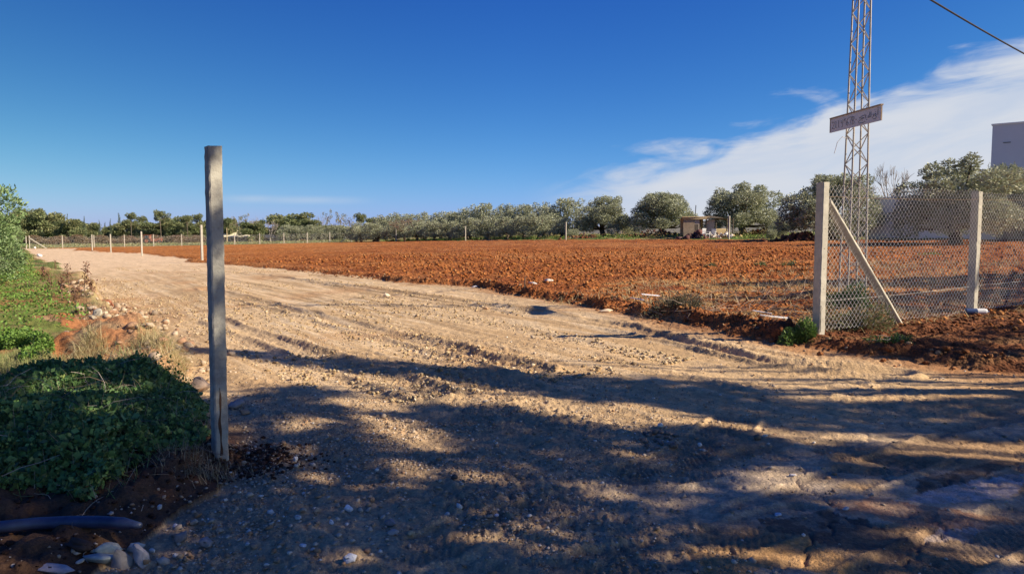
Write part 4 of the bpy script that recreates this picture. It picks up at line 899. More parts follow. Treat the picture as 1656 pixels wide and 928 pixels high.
def tree_meshes(kind, seed, leaf=.2, per=260, colr=None):
    """unit tree: height 1, crown half-width .5 ; returns (trunk mesh, crown mesh or None)"""
    r = np.random.default_rng(seed); lobes = []; tb = MB(); H0 = .3; clump = True
    if kind == 'olive':
        n = 15
        for i in range(n):
            a = i * 2.4 + r.uniform(-.4, .4); rr = r.uniform(.12, .36) if i else 0; z = r.uniform(.40, .82) - rr * .35
            s = r.uniform(.12, .19); lobes.append(((rr * math.cos(a), rr * math.sin(a), z), (s * 1.05, s * 1.05, s * r.uniform(.8, 1.2))))
        for i in range(6):
            a = r.uniform(0, 6.28); rr = r.uniform(.05, .3); lobes.append(((rr * math.cos(a), rr * math.sin(a), .84 + r.uniform(-.06, .06)), (.07, .07, .10)))
        for i in range(10):
            a = i * .63 + r.uniform(-.3, .3); lobes.append(((.36 * math.cos(a), .36 * math.sin(a), r.uniform(.18, .42)), (.12, .12, .13)))
        H0 = .20; cset = OL; tr0 = .045
    elif kind == 'pine':
        n = 16
        for i in range(n):
            a = i * 2.4; rr = r.uniform(.05, .36); z = .42 + .44 * r.random() - rr * .35; s = r.uniform(.11, .18); lobes.append(((rr * math.cos(a), rr * math.sin(a), z), (s * 1.15, s * 1.15, s * .75)))
        for i in range(7):
            a = r.uniform(0, 6.28); lobes.append(((.33 * math.cos(a), .33 * math.sin(a), r.uniform(.15, .4)), (.13, .13, .13)))
        H0 = .3; cset = [(.19, .225, .10), (.24, .26, .125), (.29, .29, .14), (.15, .185, .09)]; tr0 = .025
    elif kind == 'umbrella':
        for i in range(9):
            a = i * 2.4; rr = r.uniform(.05, .34); lobes.append(((rr * math.cos(a), rr * math.sin(a), .86 + r.uniform(-.07, .06)), (.15, .15, .07)))
        for i in range(4):
            a = r.uniform(0, 6.28); lobes.append(((.22 * math.cos(a), .22 * math.sin(a), r.uniform(.62, .74)), (.11, .11, .06)))
        H0 = .7; cset = [(.16, .185, .085), (.20, .215, .10)]; tr0 = .022
    elif kind == 'cypress':
        for i in range(12):
            z = .08 + i * .078; s = .34 * (1 - z) + .04; lobes.append(((r.uniform(-.05, .05), r.uniform(-.05, .05), z), (s, s, .07)))
        H0 = .6; cset = [(.09, .125, .085), (.12, .15, .09)]; tr0 = .02
    elif kind == 'gum':
        for i in range(13):
            a = r.uniform(0, 6.28); z = .42 + .045 * i; rr = r.uniform(.1, .38) * (1.15 - abs(z - .7)); lobes.append(((rr * math.cos(a), rr * math.sin(a), z), (.10, .10, .06)))
        H0 = .75; cset = [(.26, .25, .12), (.30, .24, .13), (.20, .22, .11)]; tr0 = .018
    elif kind in ('bare', 'redbare'):
        H0 = .15; cset = None; tr0 = .03
    elif kind == 'bush':
        for i in range(12):
            a = i * 2.4; rr = r.uniform(.05, .36); lobes.append(((rr * math.cos(a), rr * math.sin(a), r.uniform(.2, .75) - rr * .3), (.17, .17, .2)))
        H0 = .1; cset = OL; tr0 = .03
    if kind == 'bush' and seed == 100 + 5 * 7 + 4: cset = [(.17, .26, .10), (.23, .32, .14), (.12, .19, .07), (.30, .36, .20)]
    if kind == 'bush' and seed == 100 + 6 * 7 + 4: cset = [(.26, .16, .10), (.22, .19, .10), (.30, .20, .13)]
    if colr is not None: cset = colr
    # trunk: forks near H0 then limbs run to the lobes
    lean = r.uniform(-.04, .04, 2); fork = np.array([lean[0], lean[1], H0])
    tb.tube([(0, 0, -.04), (lean[0] * .3, lean[1] * .3, H0 * .4), tuple(fork)], [tr0 * 1.35, tr0, tr0 * .85], 7)
    if kind in ('cypress',): tb.tube([tuple(fork), (0, 0, .98)], [tr0 * .8, .004], 5)
    elif lobes:
        for i, (c, rad) in enumerate(lobes):
            if i % 2 and kind != 'gum' and kind != 'umbrella': continue
            c = np.array(c); m_ = fork * .5 + c * .5 + np.array([0, 0, -.04]) + r.uniform(-.03, .03, 3); tb.tube([fork + (0, 0, -.01), m_, c], [tr0 * .5, tr0 * .33, tr0 * .1], 5)
    if kind in ('bare', 'redbare'):
        tips = []
        def br(p, d, l, rd, dep):
            q = p + d * l; mdl = (p + q) / 2 + r.uniform(-.03, .03, 3) * l * 3; tb.tube([p, mdl, q], [rd, rd * .8, rd * .6], 4, cap=False)
            if dep == 0: tips.append(q); return
            for _ in range(3 if dep > 1 else 4):
                nd = d + r.normal(size=3) * (.38 if kind == 'bare' else .6); nd[2] = abs(nd[2]) * (1 if kind == 'bare' else .7) + .15; nd /= np.linalg.norm(nd); br(q, nd, l * r.uniform(.6, .85), rd * .6, dep - 1)
        for _ in range(5):
            d = np.array([r.normal() * .45, r.normal() * .45, .8]); d /= np.linalg.norm(d); br(fork, d, .26, tr0 * .45, 4 if kind == 'redbare' else 3)
        tm = np.concatenate(tb.v); sc_ = .97 / tm[:, 2].max(); tb.v = [v * sc_ for v in tb.v]
        return tb.mesh('trunk', M['redtwig'] if kind == 'redbare' else M['greytwig']), None
    P, N, L = crown_pts(lobes, per * 100, r)
    cidx = (L * 7 + r.integers(0, 2, len(L))) % len(cset)
    V, Fq, T = leaves(P, np.full(len(P), leaf), np.array(cset)[cidx], aspect=.42 if kind not in ('pine', 'cypress') else .5, dirs=N + np.array([0, 0, .35]), spread=.9, jit=.25, r=r)
    return tb.mesh('trunk', M['bark'], True), mesh_np('crown', V, Fq, M['gloss' if kind in ('olive', 'bush') else 'leaf'], T)
M['greytwig'] = mat('grey_twigs', (.30, .26, .23), .9); M['redtwig'] = mat('reddish_twigs', (.24, .15, .11), .9)
VAR = {}
def get_tree(kind, v, near=False):
    k = (kind, v, near)
    if k not in VAR:
        VAR[k] = tree_meshes(kind, 100 + v * 7 + len(kind), leaf={'olive': .040 if not near else .028, 'bush': .03}.get(kind, .05), per={'olive': 140 if not near else 560, 'pine': 190, 'umbrella': 130, 'cypress': 90, 'gum': 60, 'bush': 420}.get(kind, 90))
    return VAR[k]
def plant_tree(nm, kind, v, px, dist, hw_px, top_py, label, cat='tree', group=None, near=False, sink=0, depth=None):
    x, y = AT(px, dist); z = zat(x, y) - sink; h = zpx(0, top_py, dist) - z; w = 2 * hw_px / F * dist
    tm, cm = get_tree(kind, v, near)
    r = empty(nm, (x, y, z), rng.uniform(0, 6.28) if not near else v * 1.3, label=label, cat=cat, group=group)
    k_ = {'olive': 1.12 if near else 1.3, 'pine': 1.4, 'umbrella': 1.2, 'bush': 1.1}.get(kind, 1.0); r.scale = (w * k_, w * k_, h * {'olive': 1.03, 'pine': 1.08}.get(kind, 1.0))
    link('trunk', tm, r)
    if cm: link('crown', cm, r)
    return r
G1 = 'olive trees beyond the ploughed field'; G2 = 'trees behind the far mesh fence'; G3 = 'low olive trees behind the mesh fence'
# free-standing olives
plant_tree('olive_tree', 'olive', 0, 976, 96, 46, 317, 'leftmost free-standing olive tree, just right of the continuous row of olives', group=G1, near=True)
plant_tree('olive_tree', 'olive', 1, 1071, 91, 53, 309, 'rounded free-standing olive tree just left of the ruined shed', group=G1, near=True)
plant_tree('olive_tree', 'olive', 2, 1202, 80, 62, 297, 'broad free-standing olive tree just right of the ruined shed, behind a white post', group=G1, near=True)
plant_tree('olive_tree', 'olive', 3, 1340, 58, 80, 281, 'big dark olive tree behind the corner post of the near fence and the mast', group=G1, near=True)
plant_tree('olive_tree', 'olive', 4, 1545, 44, 92, 254, 'wide olive tree in front of the white wall, seen through the chain link', group=G1, near=True)
plant_tree('olive_tree', 'olive', 1, 1622, 50, 44, 262, 'darker tree in front of the tall white building', group=G1, near=True)
plant_tree('olive_tree', 'olive', 2, 1690, 46, 46, 300, 'olive tree cut by the right edge of the picture, in front of the wall', group=G1, near=True)
# the continuous row: back then front
rowb = [(577, 10, 359), (606, 20, 358), (634, 19, 344), (660, 16, 346), (688, 19, 343), (714, 17, 342), (735, 13, 341), (760, 19, 335), (787, 19, 329), (810, 13, 332), (826, 14, 330), (849, 14, 328), (878, 17, 326), (911, 25, 320)]
for i, (px, hw, ty) in enumerate(rowb):
    nm_ = ['first', 'second', 'third', 'fourth', 'fifth', 'sixth', 'seventh', 'eighth', 'ninth', 'tenth', 'eleventh', 'twelfth', 'thirteenth', 'last'][i]
    plant_tree('olive_tree', 'olive', i % 5, px, 150 - i * 3.2, hw * 1.5, ty, nm_ + ' tree from the left in the taller back row of grey-green olives', group=G1)
rowf = [(585, 13, 366), (612, 16, 361), (643, 16, 358), (676, 15, 358), (703, 16, 356), (728, 17, 354), (756, 18, 352), (790, 20, 349), (820, 17, 350), (846, 18, 347), (872, 20, 344)]
for i, (px, hw, ty) in enumerate(rowf):
    nm_ = ['first', 'second', 'third', 'fourth', 'fifth', 'sixth', 'seventh', 'eighth', 'ninth', 'tenth', 'last'][i]
    plant_tree('olive_tree', 'olive', (i + 2) % 5, px, 136 - i * 3.6, hw * 1.4, ty, nm_ + ' tree from the left in the lower front row of olives behind the field', group=G1)
plant_tree('olive_tree', 'olive', 3, 908, 97, 18, 352, 'small dark shaded olive below the tallest tree at the right end of the row', group=G1)
plant_tree('bare_shrub', 'redbare', 0, 655, 128, 24, 352, 'reddish leafless shrub among the olives behind the short thin post', 'shrub')
for i in range(9):
    px = 462 + i * 15; plant_tree('olive_tree', 'olive', i % 5, px, 172, 12, 363 + (i % 3), ['first', 'second', 'third', 'fourth', 'fifth', 'sixth', 'seventh', 'eighth', 'last'][i] + ' low olive from the left behind the right half of the mesh fence', group=G3)
far = [(24, 13, 337, 'pine', 'round pine above the bush at the left edge'), (42, 15, 339, 'pine', 'pine directly behind the far corner post'), (66, 22, 336, 'pine', 'tallest broad pine left of the track end'),
       (64, 11, 336, 'umbrella', 'flat-topped pine crown standing above the broad pine'), (88, 16, 345, 'pine', 'rounded pine right of the tallest broad pine'), (112, 15, 351, 'pine', 'mid-green tree above the second bay of the mesh fence'),
       (112, 4, 347, 'cypress', 'small pointed conifer tip over the second bay of the mesh fence'), (139, 4, 350, 'cypress', 'pointed conifer tip above the post beside the track end'), (134, 15, 354, 'pine', 'low rounded tree above the third bay of the mesh fence'),
       (152, 11, 358, 'pine', 'low tree where the skyline dips left'), (163, 4, 357, 'cypress', 'first of three small cypresses in the skyline dip'), (172, 4, 360, 'cypress', 'second of three small cypresses in the skyline dip'), (181, 4, 355, 'cypress', 'third of three small cypresses in the skyline dip'),
       (195, 6, 345, 'cypress', 'tallest dark cypress left of the gatepost'), (205, 14, 353, 'pine', 'bluish green pine beside the tallest cypress'), (214, 9, 343, 'umbrella', 'flat crown rising right of the tallest cypress'), (188, 12, 360, 'pine', 'low rounded tree below the cypresses'),
       (224, 13, 357, 'pine', 'dull green tree above the free-standing post'), (233, 9, 349, 'umbrella', 'small round crown left of the high stone pine'), (248, 15, 357, 'pine', 'green tree behind the red tractor'), (262, 11, 339, 'umbrella', 'high stone pine with a see-through top left of the gatepost'),
       (270, 14, 356, 'pine', 'green tree under the high stone pine'), (289, 16, 345, 'pine', 'large rounded green tree midway between stone pine and gatepost'), (305, 8, 348, 'umbrella', 'dark round crown right of the large rounded green tree'), (320, 9, 345, 'umbrella', 'crown with bare limbs just left of the gatepost'),
       (313, 15, 357, 'pine', 'low green tree just left of the gatepost'), (342, 14, 350, 'pine', 'tree hidden mostly by the gatepost'), (370, 10, 349, 'pine', 'first tree right of the gatepost'), (384, 12, 352, 'gum', 'olive-brown thin tree above the cream roof'), (399, 13, 347, 'gum', 'tallest airy tree above the cream roof'),
       (413, 8, 347, 'bare', 'leafless poplar right of the cream roof'), (420, 9, 353, 'pine', 'upright green tree between the poplar and the dark cypress'), (427, 4, 354, 'cypress', 'dark cypress left of the leafless white-barked tree'), (438, 14, 357, 'bare', 'leafless white-barked tree right of the cream roof'),
       (474, 24, 340, 'pine', 'large dense dark round tree standing out in the middle left'), (502, 13, 351, 'pine', 'brownish green tree right of the large round one'), (519, 8, 344, 'bare', 'nearly leafless thin tree left of the airy gum'), (531, 8, 340, 'gum', 'tall airy gum tree with sky showing through'),
       (551, 12, 345, 'gum', 'brownish airy tree right of the airy gum'), (566, 10, 348, 'gum', 'second brownish airy tree right of the gum'), (585, 9, 344, 'umbrella', 'round crown over the end of the mesh fence'), (596, 9, 350, 'pine', 'brownish tree right of the round crown over the fence end'), (613, 9, 349, 'pine', 'last dark green tree before the olive rows'), (406, 14, 357, 'pine', 'low reddish green tree behind the cream roof'), (455, 11, 364, 'pine', 'low green tree below the left side of the large round tree'), (526, 30, 362, 'pine', 'low dark hedge-like tree under the airy gum')]
for i, (px, hw, ty, kd, lb) in enumerate(far):
    nm_ = {'pine': 'pine_tree', 'umbrella': 'stone_pine', 'cypress': 'cypress', 'gum': 'gum_tree', 'bare': 'bare_tree'}[kd]
    plant_tree(nm_, kd, i % 4 if kd == 'pine' else i % 2, px, 185 + (i * 37 % 23), hw * 1.25, ty - 1, lb, group=G2)
for i, (px, hw) in enumerate([(15, 20), (60, 22), (96, 20), (130, 20), (168, 20), (205, 22), (245, 24), (290, 24), (325, 22), (352, 16)]):
    plant_tree('scrub_bush', 'bush', 6, px, 168 + i % 4, hw * 1.2, 377 + i % 3, ['first', 'second', 'third', 'fourth', 'fifth', 'sixth', 'seventh', 'eighth', 'ninth', 'last'][i] + ' brownish scrub bush from the left behind the far mesh fence', 'bush', group='scrub behind the far mesh fence')
plant_tree('bare_tree', 'bare', 1, 1432, 60, 34, 257, 'leafless pale tree with fine upright twigs between the mast and the wide olive', near=True)
plant_tree('olive_bush', 'bush', 5, -52, 17.5, 88, 270, 'big silvery green bush cut by the left edge above the grass', 'bush', near=True)
plant_tree('olive_bush', 'bush', 5, 4, 27, 34, 352, 'second silvery green bush behind the one at the left edge', 'bush', near=True)
for i, (px, d, hw, ty, lb) in enumerate([(925, 92, 12, 365, 'low yellowish bush left of the first free-standing olive'), (1020, 100, 14, 363, 'low dark bush between the first two free-standing olives'), (1262, 66, 20, 352, 'low brownish bramble bush left of the big dark olive'), (1246, 64, 10, 365, 'low bright green bush right of the broad olive')]):
    plant_tree('low_bush', 'bush', i % 3, px, d, hw, ty, lb, 'bush')

# ------------------------------------------------------------------ ground vegetation
def blades(name, x, y, hgt, wid, colr, lean=.6, curl=.6, z0=0, segs=2, m='leaf', **tg):
    n = len(x); a = rng.uniform(0, 6.28, n); d = np.stack([np.cos(a), np.sin(a), 0 * a], 1); s = np.stack([-np.sin(a), np.cos(a), 0 * a], 1); z = zats(x, y) + z0
    B = np.stack([x, y, z], 1); ln = rng.uniform(.2, 1, n) * lean; V = []
    for k in range(segs + 1):
        t = k / segs; c = B + d * (hgt * ln * t ** 1.3)[:, None] + np.array([0, 0, 1]) * (hgt * (t - curl * ln * t * t * .6))[:, None]; w_ = (wid * (1 - t * .85))[:, None] / 2
        V += [c - s * w_, c + s * w_]
    V = np.stack(V, 1); k2 = V.shape[1]; base_ = (np.arange(n) * k2)[:, None]
    q = np.concatenate([base_ + np.array([[2 * k, 2 * k + 1, 2 * k + 3, 2 * k + 2]]) for k in range(segs)])
    return tag(link(name, mesh_np(name, V.reshape(-1, 3), q, M[m], np.repeat(colr, k2, 0))), **tg)
def inreg(n, poly, extra=None):
    P = np.array(poly); lo = P.min(0); hi = P.max(0); x = rng.uniform(lo[0], hi[0], n); y = rng.uniform(lo[1], hi[1], n); k = inpoly(x, y, poly); return x[k], y[k]
def carpet(name, x, y, size, hmax, colr, aspect=.6, up=.2, m='leaf', **tg):
    z = zats(x, y) + rng.random(len(x)) ** 1.2 * hmax
    V, Fq, T = leaves(np.stack([x, y, z], 1), size, colr, aspect=aspect, up=up, jit=.3); return tag(link(name, mesh_np(name, V, Fq, M[m], T)), **tg)
GREEN = [(.115, .21, .035), (.15, .265, .05), (.20, .31, .065), (.08, .15, .03)]
# bright weeds left
W1 = GPZ([(-160, 545), (0, 548), (60, 540), (138, 528), (150, 516), (120, 496), (92, 470), (70, 452), (40, 447), (0, 450), (-160, 450)])
x, y = inreg(90000, W1); _, _, rg = terrain(x, y); pm_ = fbm(x * 1.1, y * 1.1, 3, 301); k = (rg != 1) & (pm_ + rng.random(len(x)) * .18 > .33); x, y = x[k][:60000], y[k][:60000]
hm = .10 + .22 * fbm(x * .9, y * .9, 3, 303)
carpet('weeds', x, y, np.full(len(x), .048), hm, pal(len(x), GREEN, [4, 4, 3, 2]), kind='stuff', label='bright green leafy weeds in sun left of the track')
W2 = GPZ([(-60, 600), (40, 598), (86, 572), (90, 558), (50, 548), (-60, 552)])
x, y = inreg(30000, W2); k = fbm(x * 1.5, y * 1.5, 3, 305) > .42; x, y = x[k], y[k]
carpet('weeds', x, y, np.full(len(x), .036), .16, pal(len(x), GREEN, [4, 4, 3, 2]), kind='stuff', label='small patch of bright green weeds between the burnt soil and the shaded brambles')
W3 = GPZ([(-40, 612), (60, 606), (110, 590), (60, 578), (-40, 590)])
x, y = inreg(4000, W3); blades('dry_grass', x, y, np.full(len(x), .14), np.full(len(x), .006), pal(len(x), [(.42, .38, .18), (.28, .34, .12)], [3, 2]), kind='stuff', label='pale grass fringe in front of the small green patch')
W4 = GP([(-60, 446), (50, 444), (56, 425), (44, 412), (-60, 412)])
x, y = inreg(60000, W4); k = fbm(x * .7, y * .7, 3, 307) > .36; x, y = x[k][:26000], y[k][:26000]
carpet('weeds', x, y, np.full(len(x), .075), .38, pal(len(x), GREEN + [(.22, .24, .06)], [3, 3, 3, 2, 3]), kind='stuff', label='grass and weeds below the bush at the left edge')
# brambles in shade
N = 120000; x = rng.uniform(-6.0, -1.9, N); y = rng.uniform(3.75, 7.2, N)
BRP = GP([(-420, 700), (-160, 640), (0, 642), (110, 622), (200, 612), (290, 628), (322, 668), (338, 700), (330, 745), (290, 775), (225, 805), (190, 838), (60, 836), (-60, 846), (-420, 900)])
k = inpoly(x + (fbm(x * 3, y * 3, 2, 308) - .5) * .4, y + (fbm(x * 3, y * 3, 2, 309) - .5) * .4, BRP); x, y = x[k], y[k]
dB = np.full(len(x), 9.); dB, _ = distline(x, y, BRP + [BRP[0]])
mound = (.17 * sst(dB, 0, .75) + .24 * (fbm(x * 2.0, y * 2.0, 3, 310) - .45) * sst(dB, 0, .4))
zl = zats(x, y) + mound * (1 - .75 * rng.random(len(x)) ** 3) + rng.random(len(x)) * .07
V, Fq, T = leaves(np.stack([x, y, zl], 1), rng.choice([.018, .028, .042, .058], len(x), p=[.35, .35, .2, .1]), pal(len(x), [(.11, .215, .07), (.15, .27, .085), (.075, .13, .05), (.25, .31, .10)], [4, 4, 3, 1.2]), aspect=.75, up=0, dirs=np.tile([0, -.3, .25], (len(x), 1)), spread=.8, jit=.3)
tag(link('brambles', mesh_np('brambles', V, Fq, M['leaf'], T)), kind='stuff', label='dark green mound of brambles and weeds in shade at the lower left')
x, y = inreg(18000, [(BR_C[0] + (a - BR_C[0]) * 1.05, BR_C[1] + (b_ - BR_C[1]) * 1.07) for a, b_ in BRP]); dB, _ = distline(x, y, BRP + [BRP[0]]); k = rng.random(len(x)) < .5; x, y, dB = x[k], y[k], dB[k]
blades('grass', x, y, rng.uniform(.10, .24, len(x)), np.full(len(x), .0045), pal(len(x), [(.13, .22, .06), (.22, .26, .10), (.40, .34, .22)], [4, 2, 1.5]), lean=1.2, curl=.9, z0=.15 * sst(dB, 0, .75), kind='stuff', label='blades of grass growing through the shaded brambles')

def stems(name, x, y, L, rad, colr, up=.35, z0=0., m='twig', n=5, wob=.25, z_extra=None, **tg):
    b = MB(); k = len(x); a = rng.uniform(0, 6.28, k); zz_ = zats(x, y) + z0 + (z_extra if z_extra is not None else 0)
    for i in range(k):
        d = np.array([math.cos(a[i]), math.sin(a[i]), up * rng.uniform(-.4, 1.6)]); d /= np.linalg.norm(d); p = np.array([x[i], y[i], zz_[i]]); pts = [p.copy()]
        for j in range(n - 1):
            d = d + rng.normal(size=3) * wob; d[2] -= .12 * (up < 1); d /= np.linalg.norm(d); p = p + d * L[i] / (n - 1); p[2] = max(p[2], zz_[i] - .02); pts.append(p.copy())
        b.tube(pts, np.linspace(rad, rad * .5, n), 3, cap=False)
    me = b.mesh(name, M[m]); t = me.attributes.new('tint', 'FLOAT_COLOR', 'POINT'); c = np.ones((len(me.vertices), 4), np.float32); c[:, :3] = np.repeat(pal(k, colr, [1] * len(colr), .2), n * 3, 0); t.data.foreach_set('color', c.ravel())
    return tag(link(name, me), **tg)
x, y = inreg(2000, BRP); k = rng.random(len(x)) < .6; x, y = x[k], y[k]; dB, _ = distline(x, y, BRP + [BRP[0]])
stems('dry_stems', x, y, rng.uniform(.12, .5, len(x)), .0028, [(.44, .38, .32), (.22, .16, .12), (.16, .20, .08)], up=.4, z_extra=.20 * sst(dB, 0, .75), kind='stuff', label='dry stems poking through the shaded brambles')
x, y = inreg(900, SOILP); k = y < 6.0; x, y = x[k], y[k]
stems('dry_twigs', x[:190], y[:190], rng.uniform(.06, .28, 190)[:len(x[:190])], .0018, [(.46, .38, .28), (.30, .22, .16)], up=.25, z0=.012, kind='stuff', label='thin pale twigs strewn over the dark soil near the pipe')
x = rng.normal(-2.02, .14, 420); y = rng.normal(4.65, .12, 420)
blades('dry_grass', x, y, rng.uniform(.05, .14, 420), np.full(420, .004), pal(420, [(.42, .34, .22), (.30, .24, .13)], [1, 1]), lean=1.2, curl=1, kind='stuff', label='wisps of dry grass in front of the near post')
# dry grass heap
x, y = inreg(26000, GPZ([(105, 600), (150, 560), (200, 545), (270, 555), (300, 590), (300, 630), (200, 640)])); k = fbm(x * 1.6, y * 1.6, 3, 311) > .40; x, y = x[k][:9000], y[k][:9000]
blades('dry_grass', x, y, rng.uniform(.10, .30, len(x)), np.full(len(x), .0055), pal(len(x), [(.52, .42, .22), (.40, .31, .15), (.34, .34, .14), (.62, .52, .30)], [4, 3, 2, 2]), lean=1.6, curl=1.3, kind='stuff', label='heap of dry straw-coloured grass above the brambles')
# sprigs in front of soil
for i, (px, py) in enumerate([(65, 620), (72, 612), (256, 602), (300, 640), (222, 615), (284, 628)]):
    gx, gy = GZ(px, py); n = 60; xx = rng.normal(gx, .05, n); yy = rng.normal(gy, .05, n); z = zats(xx, yy) + rng.uniform(0, .28, n)
    V, Fq, T = leaves(np.stack([xx, yy, z], 1), np.full(n, .035), pal(n, GREEN, [2, 3, 3, 1]), aspect=.6, up=.5)
    o = tag(link('weed_sprig', mesh_np('weed_sprig', V, Fq, M['leaf'], T), None), ['pale green sprig on the red soil at the left edge', 'second green sprig on the red soil at the left edge', 'bright green sprig on the back of the bramble mound', 'small green sprig beside the big brown boulder', 'green sprig at the top middle of the bramble mound', 'yellow-green sprig at the right shoulder of the brambles'][i], None, kind='stuff')
# brown dock stems along the left edge
DK = [(92, 452, .75), (113, 478, .6), (136, 485, .7), (70, 462, .5), (100, 486, .45), (124, 500, .4), (84, 474, .5), (150, 486, .35)]
dlab = ['tallest rust-brown dried dock stalk at the left edge of the track', 'bushy dark brown dried dock stalk left of the thin pair', 'thin tall dried stalk behind the brick red stone', 'dried brown stalk furthest left along the track', 'short dried brown stalk behind the green weeds', 'short leaning dried stalk near the brick red stone', 'dried reddish stalk midway along the green weeds', 'small dried twiggy stalk just behind the brick red stone']
for i, (px, py, h) in enumerate(DK):
    gx, gy = GZ(px, py); b = MB(); z = zat(gx, gy); lx = rng.uniform(-.1, .1); tp = np.array([gx + lx, gy, z + h]); b.tube([(gx, gy, z - .02), (gx + lx * .3, gy, z + h * .5), tuple(tp)], [.008, .006, .003], 5)
    for k in range(5):
        f = .3 + .13 * k; p = np.array([gx + lx * f, gy, z + h * f]); b.tube([p, p + np.array([rng.uniform(-.12, .12), rng.uniform(-.1, .1), .14])], [.004, .002], 4)
    r = empty('dried_stalk', (0, 0, 0), label=dlab[i], cat='plant'); b.build('stem', M['redtwig'], r)
    n = 110; t_ = rng.uniform(.35, 1, n); C_ = np.stack([gx + lx * t_ + rng.normal(0, .035, n), gy + rng.normal(0, .035, n), z + h * t_], 1)
    V, Fq, T = leaves(C_, np.full(n, .04), pal(n, [(.16, .07, .045), (.22, .12, .07)], [1, 1]), aspect=.6); tag(link('seed_head', mesh_np('seed_head', V, Fq, M['leaf'], T), r), kind='stuff')
x, y = [], []
for i in range(1400):
    j = rng.integers(4, 8); a_, c_ = np.array(TR_L[j - 2]), np.array(TR_L[j - 1]); p = a_ + (c_ - a_) * rng.random(); x.append(p[0] + rng.normal(-.35, .3)); y.append(p[1] + rng.normal(0, .3))
x = np.array(x); y = np.array(y)
blades('dry_grass', x, y, rng.uniform(.06, .26, len(x)), np.full(len(x), .008), pal(len(x), [(.30, .18, .11), (.40, .27, .16), (.20, .12, .08)], [3, 2, 2]), lean=1.3, curl=.8, kind='stuff', label='brown dried weeds along the left edge of the sunlit track')
# waste strip right: straw, twigs, bushes
ST = GP([(880, 492), (1000, 474), (1180, 452), (1420, 430), (1800, 430), (1800, 500), (1650, 520), (1330, 548), (1200, 530), (1060, 505)])
x, y = inreg(34000, ST); k = fbm(x * .9, y * 1.5, 4, 85) + rng.random(len(x)) * .10 > .56; x, y = x[k], y[k]
blades('dry_grass', x, y, rng.uniform(.10, .36, len(x)), np.full(len(x), .012), pal(len(x), [(.62, .48, .26), (.48, .36, .18), (.38, .32, .16)], [3, 3, 2]), lean=1.8, curl=1.4, kind='stuff', label='dry straw over the red waste ground between the field and the fence')
xx, yy = inreg(520, GP([(1020, 520), (1150, 480), (1330, 470), (1330, 540), (1200, 530)]))
stems('brushwood', xx, yy, rng.uniform(.25, .9, len(xx)), .006, [(.26, .20, .16), (.38, .30, .22), (.16, .11, .09)], up=.5, z0=.03, kind='stuff', label='cut branches and twigs on the ground left of the corner post')
xx, yy = inreg(300, GP([(1360, 500), (1560, 480), (1650, 490), (1560, 515), (1450, 540)]))
stems('brushwood', xx, yy, rng.uniform(.2, .6, len(xx)), .005, [(.26, .20, .16), (.38, .30, .22)], up=.4, z0=.03, kind='stuff', label='twigs on the shaded red soil behind the chain link')
def small_bush(px, py, w, h, cols, label, n=3500, leaf=.05, nm='low_bush', asp=.35):
    gx, gy = GZ(px, py); u = rng.normal(size=(n, 3)); u /= np.linalg.norm(u, axis=1)[:, None]; u[:, 2] = np.abs(u[:, 2]); rr = rng.random(n)[:, None] ** .5 * (1 + .3 * np.sin(u[:, :1] * 5))
    P3 = u * rr * np.array([w / 2, w / 3, h]); x_ = gx + P3[:, 0]; y_ = gy + P3[:, 1]; C_ = np.stack([x_, y_, zats(x_, y_) + P3[:, 2]], 1)
    V, Fq, T = leaves(C_, np.full(n, leaf), pal(n, cols, [1] * len(cols), .25), aspect=asp, dirs=u, spread=.7)
    r = empty(nm, (0, 0, 0), label=label, cat='bush'); link('foliage', mesh_np('foliage', V, Fq, M['leaf'], T), r)
    b = MB()
    for k in range(14):
        q = P3[rng.integers(0, n)]; b.tube([(gx, gy, zat(gx, gy)), (gx + q[0] * .5, gy + q[1] * .5, zat(gx, gy) + q[2] * .7 + .03), (gx + q[0] * 1.05, gy + q[1] * 1.05, zat(gx, gy) + q[2] * 1.1)], [.006, .004, .002], 4, cap=False)
    b.build('stem', M['greytwig'], r)
small_bush(1100, 512, 1.15, .26, [(.10, .10, .06), (.13, .11, .07), (.07, .08, .05)], 'low dark dried bush on the red ridge between the track and the field', asp=.2)
small_bush(1296, 538, .50, .20, [(.14, .24, .05), (.10, .17, .05)], 'small green weed clump at the left foot of the corner fence post', 2600, .045)
small_bush(1372, 498, .95, .38, [(.07, .16, .05), (.10, .20, .06)], 'dark green bush behind the chain link beside the brace', 4200, .05)
small_bush(1390, 530, 1.2, .34, [(.20, .20, .10), (.12, .16, .06), (.28, .20, .12)], 'greyish green weeds at the foot of the brace behind the mesh', 3200, .05)
small_bush(1445, 556, .6, .10, [(.09, .16, .045)], 'low green weeds at the lower end of the brace', 900, .04)
small_bush(1506, 419, .9, .10, [(.18, .26, .07)], 'small green tuft alone on the red field seen through the chain link', 700, .06)
small_bush(1232, 430, .5, .14, [(.13, .19, .06)], 'tiny green tuft at the right end of the ploughed clods', 300, .06)
small_bush(1278, 428, .6, .14, [(.13, .19, .06)], 'tiny green tuft on the field close to the corner post', 300, .06)
small_bush(1150, 434, .5, .10, [(.14, .17, .06)], 'tiny dull green tuft on the field below the shed', 250, .06)
for i, (px, py, L_, lb) in enumerate([(1252, 517, .5, 'white splintered lath lying in the cut branches left of the corner post'), (1232, 512, .3, 'short grey-white lath in the cut branches'), (1052, 483, .45, 'bluish grey plastic strip on the straw above the dark bush'), (1030, 488, .3, 'short dark strip left of the bluish one')]):
    gx, gy = GZ(px, py); b = MB(); b.box((0, 0, .02), (L_, .03, .012), 0, .005); o = tag(b.build('lath', M['whitep'] if i < 2 else M['sign'], None, (gx, gy, zat(gx, gy) + .03)), lb, 'debris'); o.rotation_euler = (.1, .12, [.2, -.5, .4, -.6][i])
